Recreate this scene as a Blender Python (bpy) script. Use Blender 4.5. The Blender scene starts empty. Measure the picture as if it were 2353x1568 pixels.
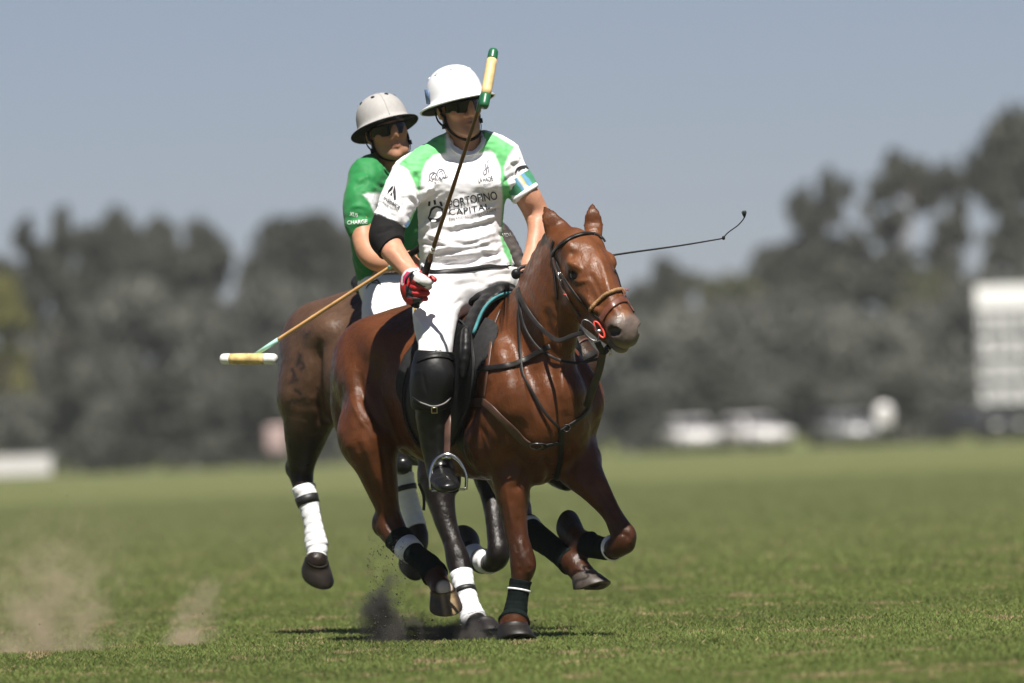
import bpy, bmesh, math, random
import numpy as np
from mathutils import Vector, Matrix
from mathutils.bvhtree import BVHTree
random.seed(7)
rng = np.random.default_rng(7)
SC = bpy.context.scene
COL = SC.collection

# ---------------------------------------------------------------- camera
# photograph measured on a 2352 x 1568 grid; long lens, 45 m from the riders
CW, CH, FPX = 2352.0, 1568.0, 25200.0
CAM_H, HORIZON, ROLL, D0 = 0.834, 1008.0, 0.0367, 45.0
_p = math.atan((HORIZON - CH/2)/FPX)
C0 = np.array([0, 0, CAM_H])
FWD = np.array([0, math.cos(_p), math.sin(_p)])
_r0 = np.array([1.0, 0, 0]); _u0 = np.array([0, -math.sin(_p), math.cos(_p)])
RGT = math.cos(ROLL)*_r0 - math.sin(ROLL)*_u0
UPV = math.sin(ROLL)*_r0 + math.cos(ROLL)*_u0
cd = bpy.data.cameras.new('camera'); cam = bpy.data.objects.new('camera', cd); COL.objects.link(cam)
cam.matrix_world = Matrix(((RGT[0], UPV[0], -FWD[0], C0[0]), (RGT[1], UPV[1], -FWD[1], C0[1]), (RGT[2], UPV[2], -FWD[2], C0[2]), (0, 0, 0, 1)))
cd.sensor_width = 36.0; cd.lens = 36.0*FPX/CW
cd.clip_start = 0.5; cd.clip_end = 20000
cd.dof.use_dof = True; cd.dof.focus_distance = 45.1; cd.dof.aperture_fstop = 4.0
SC.camera = cam

# ---------------------------------------------------------------- sky, sun, exposure
SUN_EL, SUN_AZ = 64.0, 9.0     # azimuth: degrees to the right of straight behind the camera
_az = math.radians(SUN_AZ); _el = math.radians(SUN_EL)
SUN_DIR = Vector((math.sin(_az)*math.cos(_el), -math.cos(_az)*math.cos(_el), math.sin(_el)))
wd = bpy.data.worlds.new('World'); SC.world = wd; wd.use_nodes = True
wn = wd.node_tree.nodes; wl = wd.node_tree.links; wn.clear()
sky = wn.new('ShaderNodeTexSky'); sky.sky_type = 'NISHITA'; sky.sun_disc = False
sky.sun_elevation = _el; sky.sun_rotation = math.atan2(SUN_DIR.x, SUN_DIR.y)
sky.air_density = 0.5; sky.dust_density = 0.3; sky.ozone_density = 1.0; sky.altitude = 0
bg = wn.new('ShaderNodeBackground'); bg.inputs['Strength'].default_value = 0.0425
wo = wn.new('ShaderNodeOutputWorld')
tint = wn.new('ShaderNodeVectorMath'); tint.operation = 'MULTIPLY'; tint.inputs[1].default_value = (1.0, 0.885, 0.915)
wl.new(sky.outputs['Color'], tint.inputs[0]); wl.new(tint.outputs['Vector'], bg.inputs['Color']); wl.new(bg.outputs['Background'], wo.inputs['Surface'])
sl = bpy.data.lights.new('sun', 'SUN'); sl.energy = 5.0; sl.angle = math.radians(0.53); sl.color = (1.0, 0.95, 0.87)
sun = bpy.data.objects.new('sun', sl); COL.objects.link(sun)
sun.rotation_euler = SUN_DIR.to_track_quat('Z', 'Y').to_euler(); sun.location = (0, 20, 30)
SC.view_settings.view_transform = 'Standard'; SC.view_settings.look = 'None'
SC.view_settings.gamma = 1.0; SC.view_settings.use_curve_mapping = False
SC.view_settings.exposure = 0.78
try:
    SC.cycles.use_denoising = True; SC.cycles.denoiser = 'OPENIMAGEDENOISE'
    SC.cycles.denoising_input_passes = 'RGB_ALBEDO_NORMAL'
    SC.cycles.max_bounces = 6; SC.cycles.diffuse_bounces = 3; SC.cycles.glossy_bounces = 3
    SC.cycles.transparent_max_bounces = 8; SC.cycles.volume_bounces = 1
    SC.cycles.volume_step_rate = 1.0; SC.cycles.volume_max_steps = 128
except Exception: pass

# ---------------------------------------------------------------- pixel <-> world
def W(px, py, Y):
    d = FWD + (px - CW/2)/FPX*RGT + (CH/2 - py)/FPX*UPV
    return C0 + d*(Y/d[1])
def ray(px, py):
    d = FWD + (px - CW/2)/FPX*RGT + (CH/2 - py)/FPX*UPV
    return d/np.linalg.norm(d)
def proj(P):
    q = np.asarray(P, float) - C0
    z = q @ FWD
    return CW/2 + FPX*(q @ RGT)/z, CH/2 - FPX*(q @ UPV)/z
def ground_at(px, py):
    d = ray(px, py)
    return C0 + d*(-C0[2]/d[2])
def PX(n, Y): return n*Y/FPX          # n grid pixels at distance Y, in metres
def nrm(v):
    v = np.asarray(v, float); return v/max(np.linalg.norm(v), 1e-9)
VIEW = np.array([0, 1.0, 0])

# ---------------------------------------------------------------- object helpers
def tag(o, label=None, cat=None, group=None, kind=None):
    if label: o['label'] = label
    if cat: o['category'] = cat
    if group: o['group'] = group
    if kind: o['kind'] = kind
    return o
def thing(name, label, cat, loc=(0, 0, 0), group=None):
    o = bpy.data.objects.new(name, None); COL.objects.link(o); o.location = tuple(loc)
    o.empty_display_size = 0.1
    return tag(o, label, cat, group)
def world_of(p):
    v = Vector((0, 0, 0))
    while p is not None:
        v = v + Vector(p.location); p = p.parent
    return v
def make(name, V, F, mat, parent=None, smooth=True, colors=None, attrs=None):
    V = np.asarray(V, float)
    me = bpy.data.meshes.new(name)
    off = np.array(world_of(parent)) if parent is not None else np.zeros(3)
    if parent is None and len(V):
        lo, hi = V.min(0), V.max(0); org = np.array([(lo[0]+hi[0])/2, (lo[1]+hi[1])/2, lo[2]])
    else: org = off
    me.from_pydata((V - org).tolist(), [], F.tolist() if hasattr(F, 'tolist') else F)
    me.update()
    if smooth: me.polygons.foreach_set('use_smooth', np.ones(len(me.polygons), bool))
    if colors is not None:
        a = me.color_attributes.new('Col', 'FLOAT_COLOR', 'POINT')
        c = np.ones((len(V), 4), np.float32); c[:, :3] = colors; a.data.foreach_set('color', c.ravel())
    mats = mat if isinstance(mat, (list, tuple)) else [mat]
    for m in mats: me.materials.append(m)
    o = bpy.data.objects.new(name, me); COL.objects.link(o)
    if parent is not None: o.parent = parent
    else: o.location = tuple(org)
    return o
def join(parts):
    Vs, Fs, n = [], [], 0
    for V, F in parts:
        V = np.asarray(V, float); Vs.append(V); Fs += [tuple(int(i)+n for i in f) for f in F]; n += len(V)
    return np.concatenate(Vs), Fs

# ---------------------------------------------------------------- signed distance modelling
def smin(a, b, k):
    if k <= 0: return np.minimum(a, b)
    h = np.clip(0.5 + 0.5*(b - a)/k, 0, 1)
    return b + (a - b)*h - k*h*(1 - h)
def catmull(P, n):
    P = np.asarray(P, float)
    if len(P) < 3 or n <= 1: return P
    Q = np.vstack([2*P[0]-P[1], P, 2*P[-1]-P[-2]]); out = []
    for i in range(1, len(Q)-2):
        p0, p1, p2, p3 = Q[i-1], Q[i], Q[i+1], Q[i+2]
        for t in np.arange(n)/n:
            out.append(0.5*((2*p1)+(-p0+p2)*t+(2*p0-5*p1+4*p2-p3)*t*t+(-p0+3*p1-3*p2+p3)*t**3))
    out.append(P[-1]); return np.array(out)
class Sdf:
    def __init__(s): s.pr = []
    # nodes: rows (x, y, z, a, b); a = half width across the picture / along 'side', b = the other half width
    def tube(s, nodes, k=0.03, side=None, sub=3, op='add', kin=0.012):
        N = catmull(np.array([list(map(float, n)) for n in nodes]), sub)
        N[:, 3:] = np.maximum(N[:, 3:], 0.002)
        s.pr.append(('tube', N, side, k, op, kin)); return s
    def ell(s, c, r, axes=None, k=0.03, op='add'):
        A = np.eye(3) if axes is None else np.array([nrm(a) for a in axes])
        s.pr.append(('ell', np.asarray(c, float), np.asarray(r, float)*np.ones(3), A, k, op)); return s
    def cut(s, c, n, rad=9.0):       # removes what lies on the side n points to, within rad of c
        s.pr.append(('cut', np.asarray(c, float), nrm(n), rad)); return s
    def bounds(s):
        lo = np.full(3, 1e9); hi = -lo
        for p in s.pr:
            if p[0] == 'tube' and p[4] == 'add':
                r = p[1][:, 3:].max(1)[:, None]
                lo = np.minimum(lo, (p[1][:, :3]-r).min(0)); hi = np.maximum(hi, (p[1][:, :3]+r).max(0))
            elif p[0] == 'ell' and p[5] == 'add':
                lo = np.minimum(lo, p[1]-p[2].max()); hi = np.maximum(hi, p[1]+p[2].max())
        return lo, hi
    def mesh(s, vox, smooth=2, disp=None, inflate=0.0):
        lo, hi = s.bounds(); lo = lo-4*vox-0.01-inflate; hi = hi+4*vox+0.01+inflate
        n = np.ceil((hi-lo)/vox).astype(int)+1
        BIG = 0.12
        Fd = np.full(n, BIG, np.float32)
        ax = [(lo[i]+vox*np.arange(n[i])).astype(np.float32) for i in range(3)]
        def sub(l, h):
            i0 = np.clip(np.floor((l-lo)/vox).astype(int), 0, n); i1 = np.clip(np.ceil((h-lo)/vox).astype(int)+1, 0, n)
            sl = tuple(slice(a, b) for a, b in zip(i0, i1))
            return sl, ax[0][sl[0]][:, None, None], ax[1][sl[1]][None, :, None], ax[2][sl[2]][None, None, :]
        def nrmq(x, y, z, a, b, c):
            k0 = np.sqrt((x/a)**2+(y/b)**2+(z/c)**2); k1 = np.sqrt((x/a**2)**2+(y/b**2)**2+(z/c**2)**2)
            return np.where(k1 > 1e-6, k0*(k0-1)/np.maximum(k1, 1e-6), -np.minimum(np.minimum(a, b), c))
        for p in s.pr:
            if p[0] == 'tube':
                _, N, side, k, op, kin = p
                R = N[:, 3:].max(); m = k+3*vox+0.012+inflate
                sl, X, Y, Z = sub(N[:, :3].min(0)-R-m, N[:, :3].max(0)+R+m)
                T = np.full((X.shape[0], Y.shape[1], Z.shape[2]), BIG, np.float32)
                base = [sl[i].start for i in range(3)]
                for j in range(len(N)-1):
                    A, B = N[j], N[j+1]; d = B[:3]-A[:3]; L = np.linalg.norm(d)
                    if L < 1e-6: continue
                    t = d/L
                    sv = VIEW if side is None else None
                    if side is None:
                        u = np.cross(t, VIEW)
                        if np.linalg.norm(u) < 0.05: u = np.array([1.0, 0, 0])
                    else: u = np.asarray(side, float) - t*np.dot(side, t)
                    u = nrm(u); v = nrm(np.cross(t, u))
                    rr = max(A[3:].max(), B[3:].max())+m+kin
                    s2, x, y, z = sub(np.minimum(A[:3], B[:3])-rr, np.maximum(A[:3], B[:3])+rr)
                    loc = tuple(slice(max(a.start-b, 0), max(a.stop-b, 0)) for a, b in zip(s2, base))
                    shp = T[loc].shape
                    if 0 in shp: continue
                    x = ax[0][s2[0]][:shp[0]][:, None, None]; y = ax[1][s2[1]][:shp[1]][None, :, None]; z = ax[2][s2[2]][:shp[2]][None, None, :]
                    x = x-np.float32(A[0]); y = y-np.float32(A[1]); z = z-np.float32(A[2])
                    f = np.float32
                    w = x*f(t[0])+y*f(t[1])+z*f(t[2]); h = np.clip(w/f(L), 0, 1)
                    du = x*f(u[0])+y*f(u[1])+z*f(u[2]); dv = x*f(v[0])+y*f(v[1])+z*f(v[2]); al = w-h*f(L)
                    a = f(A[3])+f(B[3]-A[3])*h; b = f(A[4])+f(B[4]-A[4])*h
                    dd = nrmq(du, dv, al, a, b, np.minimum(a, b))
                    T[loc] = smin(T[loc], dd, kin)
                d = T
            elif p[0] == 'ell':
                _, c, r, A, k, op = p
                m = k+3*vox+0.012+inflate; R = r.max()
                sl, X, Y, Z = sub(c-R-m, c+R+m)
                X = X-np.float32(c[0]); Y = Y-np.float32(c[1]); Z = Z-np.float32(c[2])
                q = [X*np.float32(A[i][0])+Y*np.float32(A[i][1])+Z*np.float32(A[i][2]) for i in range(3)]
                d = nrmq(q[0], q[1], q[2], np.float32(r[0]), np.float32(r[1]), np.float32(r[2]))
            else:
                _, c, nn, rad = p
                sl, X, Y, Z = sub(c-rad, c+rad)
                d = (X-c[0])*nn[0]+(Y-c[1])*nn[1]+(Z-c[2])*nn[2]
                Fd[sl] = np.maximum(Fd[sl], d); continue
            if op == 'add': Fd[sl] = smin(Fd[sl], d, k)
            else: Fd[sl] = -smin(-Fd[sl], d, k)
        if inflate: Fd -= inflate
        return nets(Fd, lo, vox, smooth)
def nets(Fd, lo, vox, smooth):
    ins = Fd < 0
    n = Fd.shape
    c = ins[:-1, :-1, :-1].astype(np.int8)
    tot = np.zeros_like(c)
    for i in (0, 1):
        for j in (0, 1):
            for k in (0, 1):
                tot += ins[i:n[0]-1+i, j:n[1]-1+j, k:n[2]-1+k]
    cells = np.argwhere((tot > 0) & (tot < 8))
    idx = np.full(tot.shape, -1, np.int32); idx[tuple(cells.T)] = np.arange(len(cells))
    acc = np.zeros((len(cells), 3)); cnt = np.zeros(len(cells))
    corners = [(i, j, k) for i in (0, 1) for j in (0, 1) for k in (0, 1)]
    for a in corners:
        for ax_ in range(3):
            if a[ax_]: continue
            b = list(a); b[ax_] = 1
            fa = Fd[cells[:, 0]+a[0], cells[:, 1]+a[1], cells[:, 2]+a[2]]
            fb = Fd[cells[:, 0]+b[0], cells[:, 1]+b[1], cells[:, 2]+b[2]]
            m = (fa < 0) != (fb < 0)
            t = np.where(m, fa/np.where(m, fa-fb, 1), 0)
            P = np.repeat(np.array(a, float)[None], len(cells), 0); P[:, ax_] = t
            acc[m] += P[m]; cnt[m] += 1
    V = lo+vox*(cells+acc/cnt[:, None])
    quads = []
    for ax_ in range(3):
        o1, o2 = [(1, 2), (2, 0), (0, 1)][ax_]
        s0 = [slice(None)]*3; s1 = [slice(None)]*3
        s0[ax_] = slice(0, -1); s1[ax_] = slice(1, None)
        A, B = ins[tuple(s0)], ins[tuple(s1)]
        e = np.argwhere(A != B)
        e = e[(e[:, o1] > 0) & (e[:, o2] > 0) & (e[:, o1] < n[o1]-1) & (e[:, o2] < n[o2]-1)]
        fl = A[tuple(e.T)]
        q = []
        for d1, d2 in ((1, 1), (0, 1), (0, 0), (1, 0)):
            cc = e.copy(); cc[:, o1] -= d1; cc[:, o2] -= d2; q.append(idx[tuple(cc.T)])
        q = np.stack(q, 1)
        q[~fl] = q[~fl][:, ::-1]
        quads.append(q)
    Q = np.concatenate(quads); Q = Q[(Q >= 0).all(1)]
    V = laplace(V, Q, smooth)
    return V, Q
def laplace(V, Q, it, lam=0.5):
    V = np.array(V, float)
    if it <= 0: return V
    e = np.concatenate([Q[:, [0, 1]], Q[:, [1, 2]], Q[:, [2, 3]], Q[:, [3, 0]]])
    e = np.concatenate([e, e[:, ::-1]])
    cnt = np.bincount(e[:, 0], minlength=len(V)).astype(float); cnt[cnt == 0] = 1
    for _ in range(it):
        for l in (lam, -lam*1.02):
            S = np.stack([np.bincount(e[:, 0], weights=V[e[:, 1], i], minlength=len(V)) for i in range(3)], 1)/cnt[:, None]
            V = V+l*(S-V)
    return V
def vnormals(V, Q):
    fn = np.cross(V[Q[:, 2]]-V[Q[:, 0]], V[Q[:, 3]]-V[Q[:, 1]])
    N = np.zeros_like(V)
    for i in range(4):
        for j in range(3): N[:, j] += np.bincount(Q[:, i], weights=fn[:, j], minlength=len(V))
    return N/np.maximum(np.linalg.norm(N, axis=1), 1e-12)[:, None]
def seg_dist(px, py, line):
    line = np.asarray(line, float); best = np.full(px.shape, 1e9); par = np.zeros(px.shape)
    Ls = np.linalg.norm(np.diff(line, axis=0), axis=1); tot = max(Ls.sum(), 1e-9); acc = 0
    for a, b, L in zip(line[:-1], line[1:], Ls):
        d = b-a; t = np.clip(((px-a[0])*d[0]+(py-a[1])*d[1])/max(L*L, 1e-9), 0, 1)
        q = np.hypot(px-a[0]-t*d[0], py-a[1]-t*d[1]); m = q < best
        best = np.where(m, q, best); par = np.where(m, (acc+t*L)/tot, par); acc += L
    return best, par
# raised or sunk folds drawn along lines: (line, half width in grid pixels, height in metres)
def folds(V, Q, lines, facing=True):
    N = vnormals(V, Q); px, py = proj(V); D = np.zeros(len(V))
    for line, w, hgt in lines:
        line = catmull(np.asarray(line, float), 6)
        d, t = seg_dist(px, py, line)
        D += hgt*np.exp(-(d/w)**2)*np.clip(np.sin(np.pi*np.clip(t, 0.02, 0.98))*1.6, 0, 1)
    if facing: D *= np.clip(-N[:, 1]*2.5+0.2, 0, 1)
    return V+N*D[:, None]
def inpoly(px, py, poly):
    poly = np.asarray(poly, float); r = np.zeros(px.shape, bool); j = len(poly)-1
    for i in range(len(poly)):
        xi, yi = poly[i]; xj, yj = poly[j]
        r ^= ((yi > py) != (yj > py)) & (px < (xj-xi)*(py-yi)/((yj-yi) if yj != yi else 1e-9)+xi); j = i
    return r
# cheap value noise for numpy
_perm = np.random.default_rng(3).random(4096)
def vnoise(P, sc):
    P = np.asarray(P)*sc; I = np.floor(P).astype(np.int64); f = P-I; f = f*f*(3-2*f); out = 0
    for i in (0, 1):
        for j in (0, 1):
            for k in (0, 1):
                h = ((I[:, 0]+i)*73856093 ^ (I[:, 1]+j)*19349663 ^ (I[:, 2]+k)*83492791) % 4096
                out = out+_perm[h]*np.where(i, f[:, 0], 1-f[:, 0])*np.where(j, f[:, 1], 1-f[:, 1])*np.where(k, f[:, 2], 1-f[:, 2])
    return out
# ---------------------------------------------------------------- lofted tubes and straps
def frames(P, up=None):
    P = np.asarray(P, float); T = np.gradient(P, axis=0); T /= np.maximum(np.linalg.norm(T, axis=1), 1e-9)[:, None]
    U = []; u = np.array(up if up is not None else (0, -1.0, 0.02), float)
    for t in T:
        w = u-t*np.dot(u, t)
        if np.linalg.norm(w) < 1e-3: w = np.array([1.0, 0.1, 0.2])-t*np.dot([1.0, 0.1, 0.2], t)
        w = nrm(w); U.append(w)
        if up is None: u = w
    U = np.array(U); return T, U, np.cross(T, U)
def loft(P, ra, rb=None, n=14, up=None, caps=True):
    P = np.asarray(P, float); ra = np.ones(len(P))*ra; rb = ra if rb is None else np.ones(len(P))*rb
    T, U, S = frames(P, up)
    an = np.arange(n)/n*2*np.pi
    V = (P[:, None]+S[:, None]*(np.cos(an)[None, :, None]*ra[:, None, None])+U[:, None]*(np.sin(an)[None, :, None]*rb[:, None, None])).reshape(-1, 3)
    F = []
    for i in range(len(P)-1):
        for j in range(n):
            F.append((i*n+j, i*n+(j+1) % n, (i+1)*n+(j+1) % n, (i+1)*n+j))
    if caps:
        F.append(tuple(range(n-1, -1, -1))); F.append(tuple((len(P)-1)*n+j for j in range(n)))
    return V, F
def ribbon(P, Nn, w, t):       # a strap: flat rectangular section, Nn = outward normals, w = width, t = thickness
    P = np.asarray(P, float); Nn = np.asarray(Nn, float)*np.ones((len(P), 1)); w = np.ones(len(P))*w
    T = np.gradient(P, axis=0); T /= np.maximum(np.linalg.norm(T, axis=1), 1e-9)[:, None]
    Nn = Nn-T*np.sum(Nn*T, 1)[:, None]; Nn /= np.maximum(np.linalg.norm(Nn, axis=1), 1e-9)[:, None]
    S = np.cross(T, Nn); V = []; F = []
    prof = [(-.5, 0), (-.5, .7), (-.36, 1), (.36, 1), (.5, .7), (.5, 0)]
    for i in range(len(P)):
        for a, b in prof: V.append(P[i]+S[i]*a*w[i]+Nn[i]*(b-0.3)*t)
    m = len(prof)
    for i in range(len(P)-1):
        for j in range(m): F.append((i*m+j, i*m+(j+1) % m, (i+1)*m+(j+1) % m, (i+1)*m+j))
    F.append(tuple(range(m-1, -1, -1))); F.append(tuple((len(P)-1)*m+j for j in range(m)))
    return np.array(V), F
def bvh(V, Q): return BVHTree.FromPolygons([tuple(v) for v in V], [tuple(int(i) for i in q) for q in Q])
def hit(tree, px, py, fallbackY=None):
    d = ray(px, py); loc, n, i, dist = tree.ray_cast(Vector(C0), Vector(d))
    if loc is None: return (None, None) if fallbackY is None else (W(px, py, fallbackY), np.array([0, -1.0, 0.1]))
    n = np.array(n)
    if np.dot(n, d) > 0: n = -n
    return np.array(loc), n
def lay(tree, line, sub=6, lift=0.004, Y=45.0):    # a strap line drawn on the photograph, laid on the surface it touches
    L = catmull(np.asarray(line, float), sub); P, N = [], []
    for x, y in L:
        p, n = hit(tree, x, y)
        if p is None:
            loc = tree.find_nearest(Vector(P[-1] if P else W(x, y, Y)))
            yy = P[-1][1] if P else Y
            p = W(x, y, yy); n = N[-1] if N else np.array([0, -1.0, 0.1])
            loc, nn, i, dd = tree.find_nearest(Vector(p))
            if loc is not None and dd < 0.08: p = np.array(loc); n = np.array(nn)
        P.append(p); N.append(n)
    P = np.array(P); N = np.array(N)
    for _ in range(2):
        if len(P) > 4: P[1:-1] = (P[:-2]+2*P[1:-1]+P[2:])/4; N[1:-1] = (N[:-2]+2*N[1:-1]+N[2:])/4
    N /= np.linalg.norm(N, axis=1)[:, None]
    return P+N*lift, N
def box(c, s, R=None):
    c = np.asarray(c, float); s = np.asarray(s, float)/2; R = np.eye(3) if R is None else np.asarray(R, float)
    V = np.array([c+R.T @ (s*np.array([i, j, k])) for i in (-1, 1) for j in (-1, 1) for k in (-1, 1)])
    return V, [(0, 1, 3, 2), (4, 6, 7, 5), (0, 4, 5, 1), (2, 3, 7, 6), (0, 2, 6, 4), (1, 5, 7, 3)]
def sphere(c, r, nu=16, nv=10, axes=None):
    c = np.asarray(c, float); r = np.asarray(r, float)*np.ones(3); A = np.eye(3) if axes is None else np.array([nrm(a) for a in axes])
    V = []; F = []
    for i in range(nv+1):
        th = math.pi*i/nv
        for j in range(nu):
            ph = 2*math.pi*j/nu
            V.append(c+A.T @ (r*np.array([math.sin(th)*math.cos(ph), math.sin(th)*math.sin(ph), math.cos(th)])))
    for i in range(nv):
        for j in range(nu): F.append((i*nu+j, (i+1)*nu+j, (i+1)*nu+(j+1) % nu, i*nu+(j+1) % nu))
    return np.array(V), F

# ---------------------------------------------------------------- materials
MATS = {}
def mat(name, color=(0.5, 0.5, 0.5), rough=0.5, metal=0.0, spec=0.5, vcol=False, var=0.12, vscale=30.0, bump=0.0, bscale=200.0, sheen=0.0, coat=0.0, sss=0.0, aniso=0.0, trans=0.0):
    m = bpy.data.materials.new(name); m.use_nodes = True; MATS[name] = m
    nt = m.node_tree; b = nt.nodes['Principled BSDF']; L = nt.links
    b.inputs['Roughness'].default_value = rough; b.inputs['Metallic'].default_value = metal
    b.inputs['Specular IOR Level'].default_value = spec
    b.inputs['Sheen Weight'].default_value = sheen; b.inputs['Coat Weight'].default_value = coat; b.inputs['Coat Roughness'].default_value = 0.25
    b.inputs['Transmission Weight'].default_value = trans
    if sss:
        b.inputs['Subsurface Weight'].default_value = sss; b.inputs['Subsurface Radius'].default_value = (0.01, 0.004, 0.002)
        b.inputs['Subsurface Scale'].default_value = 0.6
    tc = nt.nodes.new('ShaderNodeTexCoord')
    nz = nt.nodes.new('ShaderNodeTexNoise'); nz.inputs['Scale'].default_value = vscale; nz.inputs['Detail'].default_value = 4
    L.new(tc.outputs['Object'], nz.inputs['Vector'])
    mr = nt.nodes.new('ShaderNodeMapRange'); mr.inputs['To Min'].default_value = 1-var*1.6; mr.inputs['To Max'].default_value = 1+var*1.6
    mr.inputs['From Min'].default_value = 0.25; mr.inputs['From Max'].default_value = 0.75
    L.new(nz.outputs['Fac'], mr.inputs['Value'])
    mx = nt.nodes.new('ShaderNodeVectorMath'); mx.operation = 'SCALE'
    if vcol:
        at = nt.nodes.new('ShaderNodeAttribute'); at.attribute_name = 'Col'; L.new(at.outputs['Color'], mx.inputs[0])
    else: mx.inputs[0].default_value = color[:3]
    L.new(mr.outputs['Result'], mx.inputs['Scale']); L.new(mx.outputs['Vector'], b.inputs['Base Color'])
    if bump:
        n2 = nt.nodes.new('ShaderNodeTexNoise'); n2.inputs['Scale'].default_value = bscale; n2.inputs['Detail'].default_value = 3
        L.new(tc.outputs['Object'], n2.inputs['Vector'])
        bp = nt.nodes.new('ShaderNodeBump'); bp.inputs['Strength'].default_value = 1.0; bp.inputs['Distance'].default_value = bump
        L.new(n2.outputs['Fac'], bp.inputs['Height']); L.new(bp.outputs['Normal'], b.inputs['Normal'])
    return m
# ================================================================ field, trees, far things
def ground_mat():
    m = bpy.data.materials.new('turf'); m.use_nodes = True; nt = m.node_tree; N = nt.nodes; L = nt.links; b = N['Principled BSDF']; b.inputs['Roughness'].default_value = 0.95; b.inputs['Specular IOR Level'].default_value = 0.1
    tc = N.new('ShaderNodeTexCoord')
    def noise(sc, det, sx=1, sy=1):
        mp = N.new('ShaderNodeMapping'); mp.inputs['Scale'].default_value = (sx, sy, 1); L.new(tc.outputs['Object'], mp.inputs['Vector'])
        n = N.new('ShaderNodeTexNoise'); n.inputs['Scale'].default_value = sc; n.inputs['Detail'].default_value = det; L.new(mp.outputs['Vector'], n.inputs['Vector']); return n
    def ramp(src, stops):
        r = N.new('ShaderNodeValToRGB'); r.color_ramp.elements[0].position = stops[0][0]; r.color_ramp.elements[0].color = (*stops[0][1], 1); r.color_ramp.elements[1].position = stops[-1][0]; r.color_ramp.elements[1].color = (*stops[-1][1], 1)
        for p, c in stops[1:-1]:
            e = r.color_ramp.elements.new(p); e.color = (*c, 1)
        L.new(src.outputs['Fac'], r.inputs['Fac']); return r
    n1 = noise(0.55, 5, 1, 0.25); r1 = ramp(n1, [(0.30, (0.108, 0.126, 0.046)), (0.52, (0.122, 0.136, 0.052)), (0.72, (0.150, 0.152, 0.064))])
    n2 = noise(3.0, 5, 1, 0.5); r2 = ramp(n2, [(0.66, (0, 0, 0)), (0.74, (0.35, 0.35, 0.35))])
    mx = N.new('ShaderNodeMix'); mx.data_type = 'RGBA'; L.new(r2.outputs['Color'], mx.inputs['Factor']); L.new(r1.outputs['Color'], mx.inputs[6]); mx.inputs[7].default_value = (0.30, 0.23, 0.11, 1)
    L.new(mx.outputs[2], b.inputs['Base Color'])
    n3 = noise(60, 3); bp = N.new('ShaderNodeBump'); bp.inputs['Distance'].default_value = 0.03; L.new(n3.outputs['Fac'], bp.inputs['Height']); L.new(bp.outputs['Normal'], b.inputs['Normal'])
    return m
M_turf = ground_mat()
me_o = make('ground', [(-6000, -60, 0), (6000, -60, 0), (6000, 12000, 0), (-6000, 12000, 0)], [(0, 1, 2, 3)], M_turf, smooth=False); me_o['kind'] = 'structure'
def blade_mat():
    m = bpy.data.materials.new('grass_blade'); m.use_nodes = True; nt = m.node_tree; N = nt.nodes; L = nt.links; b = N['Principled BSDF']
    at = N.new('ShaderNodeAttribute'); at.attribute_name = 'Col'; L.new(at.outputs['Color'], b.inputs['Base Color']); b.inputs['Roughness'].default_value = 0.6; b.inputs['Specular IOR Level'].default_value = 0.25
    tr = N.new('ShaderNodeBsdfTranslucent'); L.new(at.outputs['Color'], tr.inputs['Color']); mx = N.new('ShaderNodeMixShader'); mx.inputs['Fac'].default_value = 0.35
    L.new(b.outputs['BSDF'], mx.inputs[1]); L.new(tr.outputs['BSDF'], mx.inputs[2]); L.new(mx.outputs['Shader'], N['Material Output'].inputs['Surface']); return m
M_blade = blade_mat()
def fast_mesh(name, V, F, material, colors=None):    # V (n,3), F (m,3) triangles
    me = bpy.data.meshes.new(name); me.vertices.add(len(V)); me.vertices.foreach_set('co', np.asarray(V, np.float32).ravel())
    me.loops.add(F.size); me.loops.foreach_set('vertex_index', F.astype(np.int32).ravel()); me.polygons.add(len(F)); me.polygons.foreach_set('loop_start', np.arange(0, F.size, 3, dtype=np.int32))
    me.update(); me.validate()
    if colors is not None:
        a = me.color_attributes.new('Col', 'FLOAT_COLOR', 'POINT'); c = np.ones((len(V), 4), np.float32); c[:, :3] = colors; a.data.foreach_set('color', c.ravel())
    me.materials.append(material); o = bpy.data.objects.new(name, me); COL.objects.link(o); return o
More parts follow.
